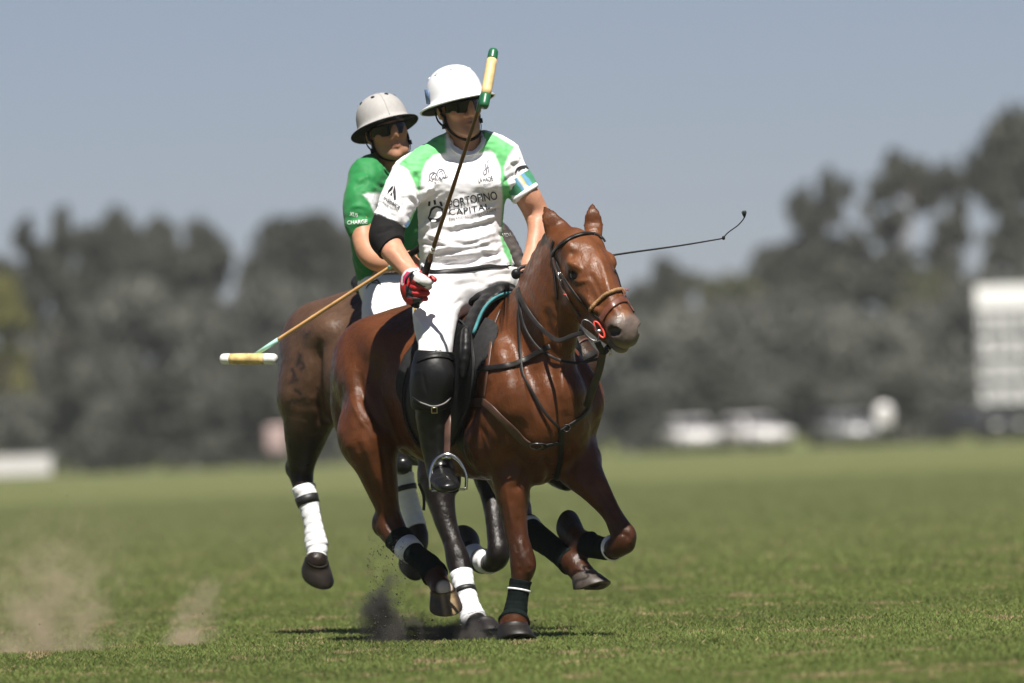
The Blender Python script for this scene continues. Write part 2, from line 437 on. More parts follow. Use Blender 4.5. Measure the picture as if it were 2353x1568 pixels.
def grass(n, y0, y1, hmul, name, label):
    # denser near the camera's focus; each blade one bent strip (2 triangles)
    Y = y0+(y1-y0)*rng.random(n)**(1.25 if y0 < 50 else 1.9); half = Y*CW/2/FPX*1.06+(1.2 if y0 < 50 else 2.5); X = (rng.random(n)*2-1)*half
    P = np.column_stack([X, Y, np.zeros(n)]); pt = vnoise(P*[1, .35, 1], 1.6); cl = vnoise(P*[1, .6, 1], 9.0); fine = vnoise(P, 30)
    h = (0.014+0.014*rng.random(n))*(0.8+0.35*cl)*hmul; w = (0.0022+0.0022*rng.random(n))*hmul
    az = rng.random(n)*2*np.pi; lean = h*(0.15+0.9*rng.random(n)**1.5); la = rng.random(n)*2*np.pi
    D = np.column_stack([np.cos(az)*w, np.sin(az)*w*0.5, np.zeros(n)]); Ld = np.column_stack([np.cos(la)*lean, np.sin(la)*lean, np.zeros(n)])
    Z = np.column_stack([np.zeros(n), np.zeros(n), h]); B = P.copy(); B[:, 2] = -0.002
    V = np.stack([B-D, B+D, P+Ld*0.35+Z*0.62+D*0.8, P+Ld+Z], 1).reshape(-1, 3); i = np.arange(n)*4
    F = np.concatenate([np.stack([i, i+1, i+2], 1), np.stack([i, i+2, i+3], 1)])
    tone = rng.random(n)
    g = np.array([0.156, 0.206, 0.056])*(0.80+0.5*tone[:, None])*(0.8+0.4*pt[:, None])
    y = np.array([0.21, 0.21, 0.072])*(0.7+0.6*rng.random(n)[:, None]); m = ((rng.random(n) < 0.14+0.25*np.clip(pt-.5, 0, 1)))[:, None]; g = np.where(m, y, g)
    dry = (np.clip((vnoise(P*[1, .5, 1], 5.5)-0.74)*9, 0, 1)*(rng.random(n) < .8)+(rng.random(n) < .02)) > 0.5
    g = np.where(dry[:, None], np.array([0.40, 0.32, 0.17])*(0.6+0.6*rng.random(n)[:, None]), g)
    far = np.clip((Y-50)/70, 0, 1)[:, None]; g = g*(1-.75*far)+np.array([0.172, 0.188, 0.080])*(.8+.4*tone[:, None])*.75*far; c = np.repeat(g, 4, 0)
    o = fast_mesh(name, V, F, M_blade, c); return tag(o, label, 'grass', kind='stuff')
grass(620000, 34.5, 62, 1.0, 'grass', 'short mown green grass of the polo field under the horses')
grass(240000, 60, 190, 1.4, 'grass', 'short mown green grass farther out on the polo field')

# ---- trees ----------------------------------------------------------------
def leaf_mat(name, col, var):
    m = bpy.data.materials.new(name); m.use_nodes = True; nt = m.node_tree; N = nt.nodes; L = nt.links; b = N['Principled BSDF']; b.inputs['Roughness'].default_value = 0.7; b.inputs['Specular IOR Level'].default_value = 0.2
    at = N.new('ShaderNodeAttribute'); at.attribute_name = 'Col'; oi = N.new('ShaderNodeObjectInfo')
    hs = N.new('ShaderNodeHueSaturation'); hs.inputs['Saturation'].default_value = 1.0
    mr = N.new('ShaderNodeMapRange'); mr.inputs['To Min'].default_value = 0.8; mr.inputs['To Max'].default_value = 1.2; L.new(oi.outputs['Random'], mr.inputs['Value']); L.new(mr.outputs['Result'], hs.inputs['Value'])
    mul = N.new('ShaderNodeMix'); mul.data_type = 'RGBA'; mul.blend_type = 'MULTIPLY'; mul.inputs['Factor'].default_value = 1; L.new(at.outputs['Color'], mul.inputs[6]); mul.inputs[7].default_value = (*col, 1)
    L.new(mul.outputs[2], hs.inputs['Color']); L.new(hs.outputs['Color'], b.inputs['Base Color']); return m
M_leafd = leaf_mat('leaf_dark', (0.050, 0.051, 0.041), .3); M_leafg = leaf_mat('leaf_grey', (0.108, 0.110, 0.096), .3); M_leafy = leaf_mat('leaf_yellow', (0.17, 0.165, 0.045), .3); M_leafo = leaf_mat('leaf_olive', (0.080, 0.082, 0.045), .3)
M_bark = mat('bark', (0.10, 0.085, 0.07), rough=0.9, var=0.3, vscale=3)
M_barkp = mat('bark_pale', (0.30, 0.24, 0.19), rough=0.9, var=0.3, vscale=3)
def crown_mesh(seed, blobs, nl, size):      # unit tree: height 1, base at 0; blobs (x, y, z, r, rz)
    r = np.random.default_rng(seed); Vs, cs = [], []
    w = np.array([b[3]**2*b[4] for b in blobs]); w = w/w.sum()
    for b, k_ in zip(blobs, w):
        n = int(nl*k_); d = r.normal(size=(n, 3)); d /= np.linalg.norm(d, axis=1)[:, None]; rad = r.random(n)**0.45
        nz = vnoise(d*2+seed, 2.3); rad = rad*(0.70+0.6*nz)
        c = np.array(b[:3])+d*rad[:, None]*np.array([b[3], b[3], b[4]])
        a = r.normal(size=(n, 3)); a /= np.linalg.norm(a, axis=1)[:, None]; t = np.cross(a, r.normal(size=(n, 3))); t /= np.linalg.norm(t, axis=1)[:, None]
        s = size*(0.5+r.random(n))[:, None]; Vs.append(np.stack([c-a*s, c+a*s*.3+t*s*.8, c+a*s, c+a*s*.2-t*s*.7], 1).reshape(-1, 3))
        cl = 0.65+0.8*vnoise(c*9+seed, 1.0); cs.append(np.repeat(cl*(0.75+0.5*r.random(n)), 4))
    V = np.concatenate(Vs); n = len(V)//4; i = np.arange(n)*4; F = np.concatenate([np.stack([i, i+1, i+2], 1), np.stack([i, i+2, i+3], 1)]); c = np.concatenate(cs)[:, None]*np.ones(3)
    return V, F, c
def round_blobs(seed, n, w, z0, asp=.38):       # asp: how tall a leaf clump is against its width
    r = random.Random(seed); B = []
    for i in range(n+14):
        a = r.random()*6.28; q = r.random()**.55; t = r.random() if i < n else .72+.28*r.random(); z = z0+(0.95-z0)*t; env = math.sqrt(max(.05, 1-max(0, (t-.62)/.40)**2)); rad = w*(0.26+0.20*r.random())
        rz = rad*asp*(0.8+.5*r.random()); B.append((math.cos(a)*q*w*env*.74, math.sin(a)*q*w*env*.74, min(max(z, rz*.6), 1-rz*.9), rad, rz))
    return B
def column_blobs(seed, n, w, z0):
    r = random.Random(seed); return [(r.uniform(-1, 1)*w*.34, r.uniform(-1, 1)*w*.34, z0+(.93-z0)*(i+.5)/n, w*(0.36+.16*r.random()), 0.40/n+0.025) for i in range(n)]+[(r.uniform(-1, 1)*w*.1, 0, .95, w*.28, .045)]
def open_blobs(seed, n, w, z0):
    r = random.Random(seed); B = [(r.uniform(-.3, .3)*w, 0, .93, w*.30, .06), (r.uniform(-.3, .3)*w, 0, .90, w*.30, .07)]
    for i in range(n):
        a = r.random()*6.28; q = r.random()**.6; t = r.random(); z = z0+(.93-z0)*t; rad = w*(0.18+0.20*r.random()); B.append((math.cos(a)*q*w*.85, math.sin(a)*q*w*.85, z, rad, rad*(0.30+.25*r.random())))
    return B
def trunk_parts(blobs, r0):
    parts = [loft(np.array([[0, 0, -.01], [.004, 0, .2], [.0, .003, .5], [0, 0, .82]]), [r0, r0*.8, r0*.55, r0*.2], n=10)]
    for b in blobs[:9]:
        z = max(0.15, b[2]*0.62); parts.append(loft(np.array([[0, 0, z], [b[0]*.5, b[1]*.5, (z+b[2])/2+.02], [b[0], b[1], b[2]]]), [r0*.45, r0*.3, r0*.1], n=6))
    return join(parts)
CR = {}
def crown_kind(key, blobs, nl, size, leafm, bark, r0):
    V, F, c = crown_mesh(sum(map(ord, key)), blobs, nl, size)
    o = fast_mesh('crown', V, F, leafm, c); me = o.data; bpy.data.objects.remove(o)
    tv, tf = trunk_parts(blobs, r0); o2 = make('trunk', tv, tf, bark); tm = o2.data; bpy.data.objects.remove(o2)
    CR[key] = (me, tm, np.abs(V[:, 0]).max())
for i in range(3):
    crown_kind('round%d' % i, round_blobs(11+i, 24, .42, .18), 5600, .026, M_leafd, M_bark, .03)
    crown_kind('bush%d' % i, round_blobs(31+i, 18, .60, .02, .62), 5200, .034, M_leafg, M_bark, .03)
    crown_kind('column%d' % i, column_blobs(51+i, 14, .24, .12), 3600, .024, M_leafd, M_bark, .02)
    crown_kind('open%d' % i, open_blobs(71+i, 20, .36, .34), 2600, .022, M_leafd, M_barkp, .024)
crown_kind('yellow0', round_blobs(91, 16, .45, .08, .5), 3600, .03, M_leafy, M_barkp, .025)
crown_kind('olive0', open_blobs(97, 22, .45, .20), 3600, .03, M_leafo, M_bark, .025)
crown_kind('olive1', round_blobs(99, 18, .50, .10, .5), 4200, .03, M_leafo, M_bark, .025)
def plant(key, px, top, wpx, Y, label, group, name='tree'):
    Y += 26; me, tm, hw = CR[key]; g = W(px, 1050, Y); t = W(px, top, Y); Hh = t[2]; base = np.array([t[0], Y, 0.0]); wid = PX(wpx, Y)/2/hw
    root = thing(name, label, 'tree' if name == 'tree' else 'bush', base, group); root.scale = (wid, wid, Hh); root.rotation_euler[2] = 0
    rot = random.random()*6.28
    for nm, m in (('trunk', tm), ('crown', me)):
        o = bpy.data.objects.new(nm, m); COL.objects.link(o); o.parent = root; o.rotation_euler[2] = rot
    return root
# ================================================================ horses
def coat_mat():
    m = mat('coat', vcol=True, rough=0.45, spec=0.28, var=0.14, vscale=11.0)
    nt = m.node_tree; N = nt.nodes; L = nt.links; b = N['Principled BSDF']; tc = N.new('ShaderNodeTexCoord')
    def nz(sc, det, s):
        mp = N.new('ShaderNodeMapping'); mp.inputs['Scale'].default_value = s; L.new(tc.outputs['Object'], mp.inputs['Vector'])
        n = N.new('ShaderNodeTexNoise'); n.inputs['Scale'].default_value = sc; n.inputs['Detail'].default_value = det; L.new(mp.outputs['Vector'], n.inputs['Vector']); return n
    hair = nz(190, 3, (1, 1, .22)); mus = nz(23, 5, (1, 1, .7)); pat = nz(30, 5, (1, 1, 1))
    b1 = N.new('ShaderNodeBump'); b1.inputs['Distance'].default_value = 0.0075; b1.inputs['Strength'].default_value = 0.8; L.new(mus.outputs['Fac'], b1.inputs['Height'])
    b2 = N.new('ShaderNodeBump'); b2.inputs['Distance'].default_value = 0.0016; b2.inputs['Strength'].default_value = 0.9; L.new(hair.outputs['Fac'], b2.inputs['Height']); L.new(b1.outputs['Normal'], b2.inputs['Normal'])
    L.new(b2.outputs['Normal'], b.inputs['Normal'])
    mr = N.new('ShaderNodeMapRange'); mr.inputs['From Min'].default_value = .3; mr.inputs['From Max'].default_value = .7; mr.inputs['To Min'].default_value = .27; mr.inputs['To Max'].default_value = .56; L.new(pat.outputs['Fac'], mr.inputs['Value']); L.new(mr.outputs['Result'], b.inputs['Roughness'])
    return m
M_coat = coat_mat()
M_eye = mat('eye', (0.004, 0.003, 0.002), rough=0.16, spec=0.35, var=0)
M_hoof = mat('hoof', vcol=True, rough=0.5, var=0.2, vscale=40, bump=0.001, bscale=120)
M_wrapw = mat('wrap_white', (0.78, 0.78, 0.80), rough=0.85, var=0.05, vscale=20, bump=0.0012, bscale=300)
M_wrapg = mat('wrap_green', (0.002, 0.0062, 0.0055), rough=0.9, var=0.2, vscale=40, bump=0.0015, bscale=300, spec=0.15)
M_black = mat('black_tape', (0.012, 0.012, 0.013), rough=0.5, var=0.1)
M_tail = mat('tail_hair', (0.05, 0.02, 0.01), rough=0.5, var=0.4, vscale=60, bump=0.003, bscale=150)

class Frame:
    def __init__(s, px, py, Y, theta):
        w = W(px, py, Y); th = math.radians(theta)
        s.F = np.array([math.sin(th), -math.cos(th), 0]); s.L = np.array([math.cos(th), math.sin(th), 0]); s.O = np.array([w[0], w[1], 0])
    def __call__(s, x, y, z): return s.O+s.F*x+s.L*y+np.array([0, 0, z])
def pn(l):          # limb nodes (px, py, Y, half width px[, depth ratio]) -> world rows
    out = []
    for n in l:
        r = PX(n[3], n[2]); q = n[4] if len(n) > 4 else 1.0
        out.append([*W(n[0], n[1], n[2]), r, r*q])
    return out
def hoof_mesh(cor, down, toe, r, h=0.068):
    cor = np.asarray(cor, float); d = nrm(down); t = nrm(np.asarray(toe, float)-d*np.dot(toe, d)); s = np.cross(d, t)
    V, F = [], []; n = 24
    levels = [(-0.010, 0.80, 0), (0.0, 0.93, 0.0), (0.008, 0.90, 0.004), (0.25*h, 0.97, 0.012), (0.6*h, 1.06, 0.026), (0.93*h, 1.14, 0.040), (h, 1.12, 0.041), (h*1.0, 0.9, 0.038), (h*0.86, 0.55, 0.03)]
    for z, k, f in levels:
        for j in range(n):
            a = 2*math.pi*j/n; ca, sa = math.cos(a), math.sin(a)
            x = ca*r*k*(1.08 if ca > 0 else 0.95); y = sa*r*k
            zz = z*(1.0 if ca > 0 else 1-0.42*abs(ca)**1.3)
            if ca < -0.93 and z > 0.2*h: x *= 0.80; zz *= 0.9      # heel notch
            V.append(cor+t*(x+f*(0.6+0.4*ca))+s*y+d*zz)
    for i in range(len(levels)-1):
        for j in range(n): F.append((i*n+j, (i+1)*n+j, (i+1)*n+(j+1) % n, i*n+(j+1) % n))
    F.append(tuple((len(levels)-1)*n+j for j in range(n))); F.append(tuple(range(n-1, -1, -1)))
    lv = np.repeat(np.arange(len(levels)), n)
    return np.array(V), F, lv
def bandage(nodes, grow, turns=7, amp=0.0016, n=26):
    P = np.array(nodes)[:, :3]; R = np.array(nodes)[:, 3]*grow
    Q = catmull(np.column_stack([P, R]), 1+int(54/max(len(P)-1, 1)))
    m = len(Q); s = np.r_[0, np.cumsum(np.linalg.norm(np.diff(Q[:, :3], axis=0), axis=1))]; s /= s[-1]
    V, F = loft(Q[:, :3], Q[:, 3], n=n)
    T, U, S = frames(Q[:, :3])
    for i in range(m):
        for j in range(n):
            ph = (s[i]*turns+j/n) % 1.0
            d = amp*(ph-0.5)*2+0.003*(vnoise(V[i*n+j][None], 45)[0]-0.5)
            V[i*n+j] += nrm(V[i*n+j]-Q[i, :3])*d
    return V, F
def sub_nodes(nodes, a, b):    # the stretch of a limb between node numbers a and b (fractions allowed)
    N = np.array(nodes); out = []
    for t in np.linspace(a, b, max(3, int((b-a)*3)+1)):
        i = min(int(t), len(N)-2); f = t-i; out.append(N[i]*(1-f)+N[i+1]*f)
    return np.array(out)

def horse_trunk(S, H, s=1.0, zo=0.0):
    def T(rows, lateral, k=0.06, sub=3): S.tube([[*H(r[0]*s, r[1]*s, r[2]*s+zo), r[3]*s, r[4]*s] for r in rows], k=k, side=lateral, sub=sub)
    L = H.L
    # barrel: x, y, z, half width, half height
    T([(0.34, 0, 0.93, .13, .19), (0.20, 0, 0.98, .185, .27), (0.02, 0, 1.01, .225, .335), (-.20, 0, 1.01, .262, .335), (-.42, 0, 1.035, .268, .305), (-.64, 0, 1.10, .235, .255), (-.84, 0, 1.14, .17, .20)], L, k=0.05)
    T([(0.16, 0, 1.26, .07, .10), (0.02, 0, 1.33, .065, .075), (-.16, 0, 1.31, .08, .07), (-.40, 0, 1.29, .11, .07), (-.60, 0, 1.335, .12, .07), (-.80, 0, 1.30, .10, .08), (-.97, 0, 1.20, .05, .06)], L, k=0.09)
    for q in (-1, 1):
        S.ell(H(-.58*s, q*.205*s, 1.235*s+zo), (.10*s, .07*s, .075*s), (H.F, H.L, (0, 0, 1)), k=0.09)       # point of hip
        S.ell(H(-.74*s, q*.135*s, 1.17*s+zo), (.25*s, .155*s, .20*s), (H.F, H.L, (0, 0, 1)), k=0.06)         # gluteals
        S.ell(H(-.90*s, q*.125*s, 1.02*s+zo), (.13*s, .12*s, .24*s), (H.F, H.L, (0, 0, 1)), k=0.05)           # hamstrings
        T([(-.02, q*.10, 1.25, .06, .11), (.14, q*.15, 1.14, .075, .13), (.30, q*.175, 1.00, .085, .115)], L, k=0.05)   # shoulder blade
        T([(.32, q*.17, .97, .085, .10), (.20, q*.19, .86, .085, .12), (.10, q*.19, .80, .08, .11)], L, k=0.05)         # upper arm
        S.ell(H(.33*s, q*.085*s, .89*s+zo), (.11*s, .085*s, .14*s), (H.F, H.L, (0, 0, 1)), k=0.045)           # breast
    T([(.38, 0, 1.02, .11, .13), (.34, 0, .86, .10, .10), (.22, 0, .72, .09, .08)], L, k=0.06)

def head_frame(poll, muz, tiltvec):
    e1 = nrm(muz-poll); el = np.asarray(tiltvec, float); el = nrm(el-e1*np.dot(el, e1)); ed = nrm(np.cross(e1, el))
    if ed[2] < 0 and ed[1] > 0: ed = -ed
    return e1, el, ed
def horse_head(S, poll, muz, tilt, k=1.0):
    e1, el, ed = head_frame(poll, muz, tilt)
    def P(s, l, d): return poll+k*(e1*s+el*l+ed*d)
    ax = (e1, el, ed)
    S.tube([[*P(s, 0, d), a*k, b*k] for s, d, a, b in [(-.03, -.02, .072, .095), (.06, -.015, .094, .112), (.14, -.025, .104, .122), (.22, -.022, .092, .112), (.30, -.022, .077, .102), (.38, -.014, .069, .086), (.46, .000, .066, .068), (.51, -.004, .062, .058)]], k=0.03, side=el, sub=3)
    for q in (-1, 1):
        S.ell(P(.155, q*.060, -.085), (.115*k, .036*k, .105*k), ax, k=0.03)       # jowl
        S.tube([[*P(.20, q*.045, -.150), .030*k, .046*k], [*P(.30, q*.036, -.132), .028*k, .042*k], [*P(.40, q*.028, -.104), .026*k, .034*k], [*P(.48, q*.022, -.084), .024*k, .026*k]], k=0.02, side=el)   # jaw bar
        S.ell(P(.125, q*.094, .040), (.042*k, .022*k, .030*k), ax, k=0.022)        # brow over the eye
        S.tube([[*P(.19, q*.084, -.005), .018*k, .018*k], [*P(.30, q*.070, -.020), .014*k, .014*k]], k=0.022)   # facial crest
        S.ell(P(.165, q*.103, .012), (.024*k, .016*k, .019*k), ax, k=0.010, op='sub')   # eye socket
        S.ell(P(.500, q*.044, .016), (.046*k, .032*k, .040*k), ax, k=0.018)        # nostril rim
        S.ell(P(.520, q*.062, .016), (.034*k, .028*k, .022*k), (nrm(e1+ed*0.7), el, nrm(ed-e1*0.7)), k=0.006, op='sub')
        S.ell(P(.03, q*.07, .03), (.05*k, .03*k, .05*k), ax, k=0.03)               # temple
    S.ell(P(.540, 0, -.024), (.034*k, .052*k, .040*k), ax, k=0.022)                # upper lip
    S.ell(P(.515, 0, -.078), (.044*k, .040*k, .026*k), ax, k=0.012)                # lower lip
    S.ell(P(.480, 0, -.088), (.038*k, .034*k, .026*k), ax, k=0.02)                 # chin
    S.tube([[*P(.47, -.06, -.050), .009*k, .009*k], [*P(.545, -.035, -.056), .009*k, .009*k], [*P(.568, 0, -.058), .009*k, .009*k], [*P(.545, .035, -.056), .009*k, .009*k], [*P(.47, .06, -.050), .009*k, .009*k]], k=0.008, op='sub', sub=2)
    return P, e1, el, ed
def ear(S, base, mid, tip, w, Y0, Y1):
    Ym = (Y0+Y1)/2
    S.tube([[*W(base[0], base[1], Y0), PX(w*0.72, Y0), 0.022], [*W(0.6*base[0]+0.4*mid[0], 0.6*base[1]+0.4*mid[1], Y0), PX(w*0.86, Y0), 0.020], [*W(mid[0], mid[1], Ym), PX(w, Y0), 0.015], [*W(0.45*mid[0]+0.55*tip[0], 0.45*mid[1]+0.55*tip[1], Ym), PX(w*0.74, Y0), 0.010], [*W(tip[0], tip[1], Y1), PX(w*0.12, Y0), 0.005]], k=0.022, sub=3, kin=0.006)

# ---- the front horse -------------------------------------------------------
H1 = Frame(1150, 690, 45.30, 34)
S = Sdf(); horse_trunk(S, H1)
S.tube([[*H1(.10, 0, 1.10), .13, .26], [*H1(.24, 0, 1.22), .112, .235], [*H1(.36, 0, 1.36), .094, .185], [*H1(.46, 0, 1.50), .080, .148], [*H1(.53, 0, 1.60), .070, .118]], k=0.07, side=H1.L)
S.tube([[*H1(.08, 0, 1.30), .03, .06], [*H1(.20, 0, 1.46), .028, .05], [*H1(.34, 0, 1.60), .028, .05], [*H1(.46, 0, 1.68), .03, .05]], k=0.05, side=H1.L)   # crest
poll1 = W(1326, 572, 44.84); muz1 = W(1424, 742, 44.58)
def head_scale(poll, muz): return np.linalg.norm(np.asarray(muz)-poll)/0.46
k1 = head_scale(poll1, muz1)
_t = W(1425, 600, 44.95)-W(1320, 620, 44.83)
hP1, he1, hl1, hd1 = horse_head(S, poll1, muz1, _t, k1)
ear(S, (1296, 566), (1278, 530), (1250, 474), 26, 44.86, 44.96)
ear(S, (1364, 556), (1363, 516), (1360, 468), 22, 44.90, 44.96)
RF1 = pn([(1174, 1075, 45.08, 50, 1.2), (1177, 1130, 45.06, 37, 1.2), (1180, 1170, 45.05, 29, 1.2), (1187, 1231, 45.03, 24, 1.1), (1197, 1268, 45.01, 24), (1202, 1300, 45.00, 27, .95), (1195, 1336, 45.00, 18, 1.1), (1187, 1385, 44.99, 18, 1.15), (1183, 1412, 44.98, 21, 1.1), (1180, 1434, 44.95, 30), (1180, 1450, 44.90, 29), (1180, 1458, 44.87, 30)])
LF1 = pn([(1310, 1045, 45.15, 60, 1.1), (1335, 1082, 45.10, 46), (1366, 1123, 45.03, 32), (1404, 1178, 44.97, 20, 1.1), (1424, 1214, 44.94, 23), (1434, 1238, 44.93, 24), (1416, 1257, 44.95, 22), (1388, 1260, 45.03, 19), (1360, 1254, 45.10, 21), (1344, 1247, 45.14, 25), (1330, 1237, 45.18, 20), (1318, 1228, 45.21, 23)])
RH1 = [[*H1(-.78, -.15, 1.10), .15, .20], [*H1(-.70, -.19, .98), .125, .18]]+pn([(846, 1000, 45.68, 70, 1.1), (860, 1052, 45.66, 50, 1.1), (876, 1114, 45.66, 36), (891, 1172, 45.68, 25, 1.1), (897, 1210, 45.68, 31, .9), (922, 1246, 45.62, 24), (958, 1278, 45.53, 20), (985, 1298, 45.46, 21), (998, 1318, 45.42, 25), (1008, 1340, 45.38, 20), (1018, 1358, 45.34, 25)])
LH1 = [[*H1(-.76, .15, 1.10), .15, .20], [*H1(-.60, .19, .96), .12, .17], [*H1(-.40, .20, .80), .10, .13], [*H1(-.27, .19, .66), .075, .09]]+pn([(1192, 1196, 45.50, 31, 1.0), (1214, 1218, 45.43, 25), (1262, 1252, 45.30, 21), (1296, 1277, 45.20, 22), (1316, 1293, 45.14, 26), (1330, 1308, 45.11, 22), (1341, 1322, 45.09, 27)])
for leg in (RF1, LF1, RH1, LH1): S.tube(leg, k=0.034, sub=3, kin=0.016)
# point of hock, tendon and knee bones
S.ell(W(872, 1204, 45.71), (.032, .03, .045), k=0.03)
S.ell(W(1444, 1228, 44.92), (.026, .03, .036), k=0.02); S.ell(W(1440, 1254, 44.92), (.028, .03, .024), k=0.02)
S.tube(pn([(880, 1120, 45.74, 9), (872, 1165, 45.73, 9), (870, 1205, 45.72, 10)]), k=0.03)
V1, Q1 = S.mesh(0.008, smooth=3)
V1 = folds(V1, Q1, [(l_, w_, 1.35*h_) for l_, w_, h_ in [
    ([(826, 850), (829, 885), (836, 912), (851, 942), (876, 980), (884, 1010)], 9, -.013), ([(816, 815), (806, 880), (818, 930), (850, 975)], 17, .009),
    ([(862, 830), (852, 880), (868, 940)], 20, .008), ([(905, 860), (895, 930), (905, 1000)], 13, -.006), ([(790, 870), (783, 940), (797, 1010)], 12, -.004),
    ([(838, 1000), (850, 1060), (868, 1120)], 12, .006), ([(872, 1010), (886, 1075), (893, 1140)], 8, -.006), ([(815, 1000), (838, 1060), (860, 1130)], 8, -.003),
    ([(1085, 960), (1110, 1010), (1120, 1090)], 10, -.006), ([(1150, 1000), (1190, 1040), (1230, 1060)], 16, .006), ([(1240, 1040), (1262, 1090), (1250, 1125)], 10, -.010),
    ([(1210, 1050), (1205, 1100), (1175, 1130)], 9, -.006), ([(1140, 760), (1165, 850), (1180, 930)], 24, .008), ([(1215, 700), (1210, 800), (1225, 900)], 20, -.006),
    ([(1255, 700), (1262, 800), (1275, 930)], 12, -.008), ([(1285, 760), (1290, 860), (1298, 960)], 10, .007), ([(1305, 1010), (1320, 1050), (1300, 1090)], 10, -.007),
    ([(1185, 1180), (1196, 1250)], 6, -.004), ([(1172, 1150), (1180, 1220)], 10, .004), ([(1362, 1100), (1390, 1150), (1420, 1200)], 5, -.004), ([(1375, 1080), (1405, 1140), (1435, 1205)], 7, .004),
    ([(1345, 640), (1370, 690), (1392, 715)], 9, -.004), ([(1330, 665), (1356, 700), (1378, 725)], 6, .004), ([(1378, 590), (1395, 640), (1405, 690)], 8, .0025), ([(1345, 560), (1352, 590), (1340, 612)], 7, -.003),
    ([(1318, 700), (1335, 720), (1352, 735)], 5, -.005), ([(1398, 690), (1412, 712), (1420, 728)], 6, .004),
    ([(1352, 690), (1366, 706), (1372, 724), (1388, 738)], 2.2, .0026), ([(1366, 706), (1380, 708), (1392, 716)], 2.0, .0022), ([(1345, 655), (1352, 672), (1352, 690)], 2.0, .0022),
    ([(1100, 985), (1118, 1030), (1112, 1075)], 3, .003), ([(1118, 1030), (1140, 1055), (1165, 1066)], 3, .003), ([(806, 905), (822, 955), (852, 1000), (862, 1040)], 3, .003), ([(880, 880), (888, 930), (902, 970)], 3, .003), ([(1390, 1105), (1408, 1150), (1428, 1195)], 2.5, .003), ([(1160, 1110), (1168, 1160), (1180, 1215)], 2.5, .003),
    ([(1190, 1285), (1196, 1300), (1190, 1318)], 6, -.004), ([(1214, 1290), (1222, 1304), (1214, 1320)], 5, .005), ([(1182, 1240), (1188, 1270)], 4, -.004), ([(1204, 1235), (1212, 1268)], 4, -.003), ([(1412, 1225), (1432, 1226), (1450, 1238)], 5, -.004), ([(1440, 1250), (1450, 1240), (1456, 1224)], 5, .004),
    ([(884, 1180), (892, 1205), (905, 1228)], 5, -.005), ([(905, 1180), (910, 1205), (922, 1230)], 4, .004), ([(868, 1120), (882, 1165)], 4, -.004), ([(1060, 1010), (1080, 1050), (1090, 1090)], 6, -.004), ([(935, 1000), (960, 1040), (1000, 1060)], 6, -.004), ([(1190, 760), (1196, 840), (1212, 920), (1236, 985)], 4, .004), ([(1120, 720), (1128, 780), (1122, 850)], 10, -.006),
    ([(1318, 572), (1312, 590), (1322, 604)], 8, -.007), ([(1300, 600), (1318, 606), (1340, 622)], 5, .005), ([(1312, 640), (1330, 646), (1352, 644)], 5, .005), ([(1352, 622), (1372, 660), (1388, 700)], 7, -.005), ([(1368, 575), (1384, 615), (1396, 660), (1404, 700)], 6, .005),
    ([(1340, 668), (1362, 700), (1384, 722)], 5, .006), ([(1330, 690), (1352, 720), (1372, 738)], 6, -.006), ([(1310, 660), (1306, 700), (1318, 740)], 10, .006), ([(1405, 600), (1418, 650), (1428, 690)], 6, -.004), ([(1395, 760), (1390, 790), (1400, 808)], 6, -.004), ([(1378, 752), (1372, 775), (1380, 800)], 5, .004)]])
def coat1(V):
    n = vnoise(V, 14)*0.5+vnoise(V, 45)*0.3+vnoise(V, 4)*0.4
    base = np.array([0.090, 0.0290, 0.0092])*(0.62+0.62*n[:, None])
    head = np.clip(1-np.linalg.norm(V-hP1(.18, 0, 0), axis=1)/0.40, 0, 1)[:, None]
    base = base*(1-head*0.5)+np.array([0.23, 0.086, 0.034])*(0.8+0.3*n[:, None])*head*0.5
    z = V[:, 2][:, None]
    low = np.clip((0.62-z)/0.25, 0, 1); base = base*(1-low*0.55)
    q = V-poll1; s = (q @ he1)/k1; l = (q @ hl1)/k1; d = (q @ hd1)/k1
    m = np.clip((s-0.445+0.03*(n-0.6))/0.045, 0, 1)*np.clip((0.75-s)*20, 0, 1)*(np.abs(l) < 0.2)*(np.abs(d) < 0.2)
    grey = np.array([0.115, 0.088, 0.074])*(0.45+0.9*n[:, None]); pink = np.array([0.30, 0.14, 0.07])
    mid = np.exp(-((l)/0.018)**2)*np.clip((0.50-s)/0.04, 0, 1)
    mz = grey*(1-mid[:, None])+pink*mid[:, None]
    lip = np.clip((s-0.525)/0.03, 0, 1)*np.clip((-d-0.005)/0.02, 0, 1)
    mz = mz*(1-lip[:, None])+np.array([0.20, 0.15, 0.10])*lip[:, None]
    base = base*(1-m[:, None])+mz*m[:, None]
    for sg in (-1, 1):
        eye = np.clip(1.55-np.sqrt(((s-.168)/.036)**2+((l-sg*.096)/.03)**2+((d-.008)/.024)**2), 0, 1)[:, None]
        base = base*(1-eye)+np.array([0.02, 0.012, 0.008])*eye
        nos = np.clip(1.3-np.sqrt(((s-.520)/.033)**2+((l-sg*.066)/.028)**2+((d-.014)/.026)**2), 0, 1)[:, None]
        base = base*(1-nos)+np.array([0.012, 0.008, 0.008])*nos
    ear_in = np.clip((V[:, 2]-1.77)/0.05, 0, 1)[:, None]*np.clip((44.9-V[:, 1])/0.02, 0, 1)[:, None]
    for c, r in ((W(1024, 1348, 45.30), 0.045), (W(1343, 1324, 45.09), 0.042)):        # white coronets
        t = np.clip((r-np.linalg.norm(V-c, axis=1))/0.016+0.4*(n-0.6), 0, 1)[:, None]
        base = base*(1-t)+np.array([0.62, 0.52, 0.42])*t
    t = np.clip((0.028-np.linalg.norm(V-W(1355, 1214, 45.16), axis=1))/0.012, 0, 1)[:, None]
    return base*(1-t)+np.array([0.55, 0.30, 0.16])*t
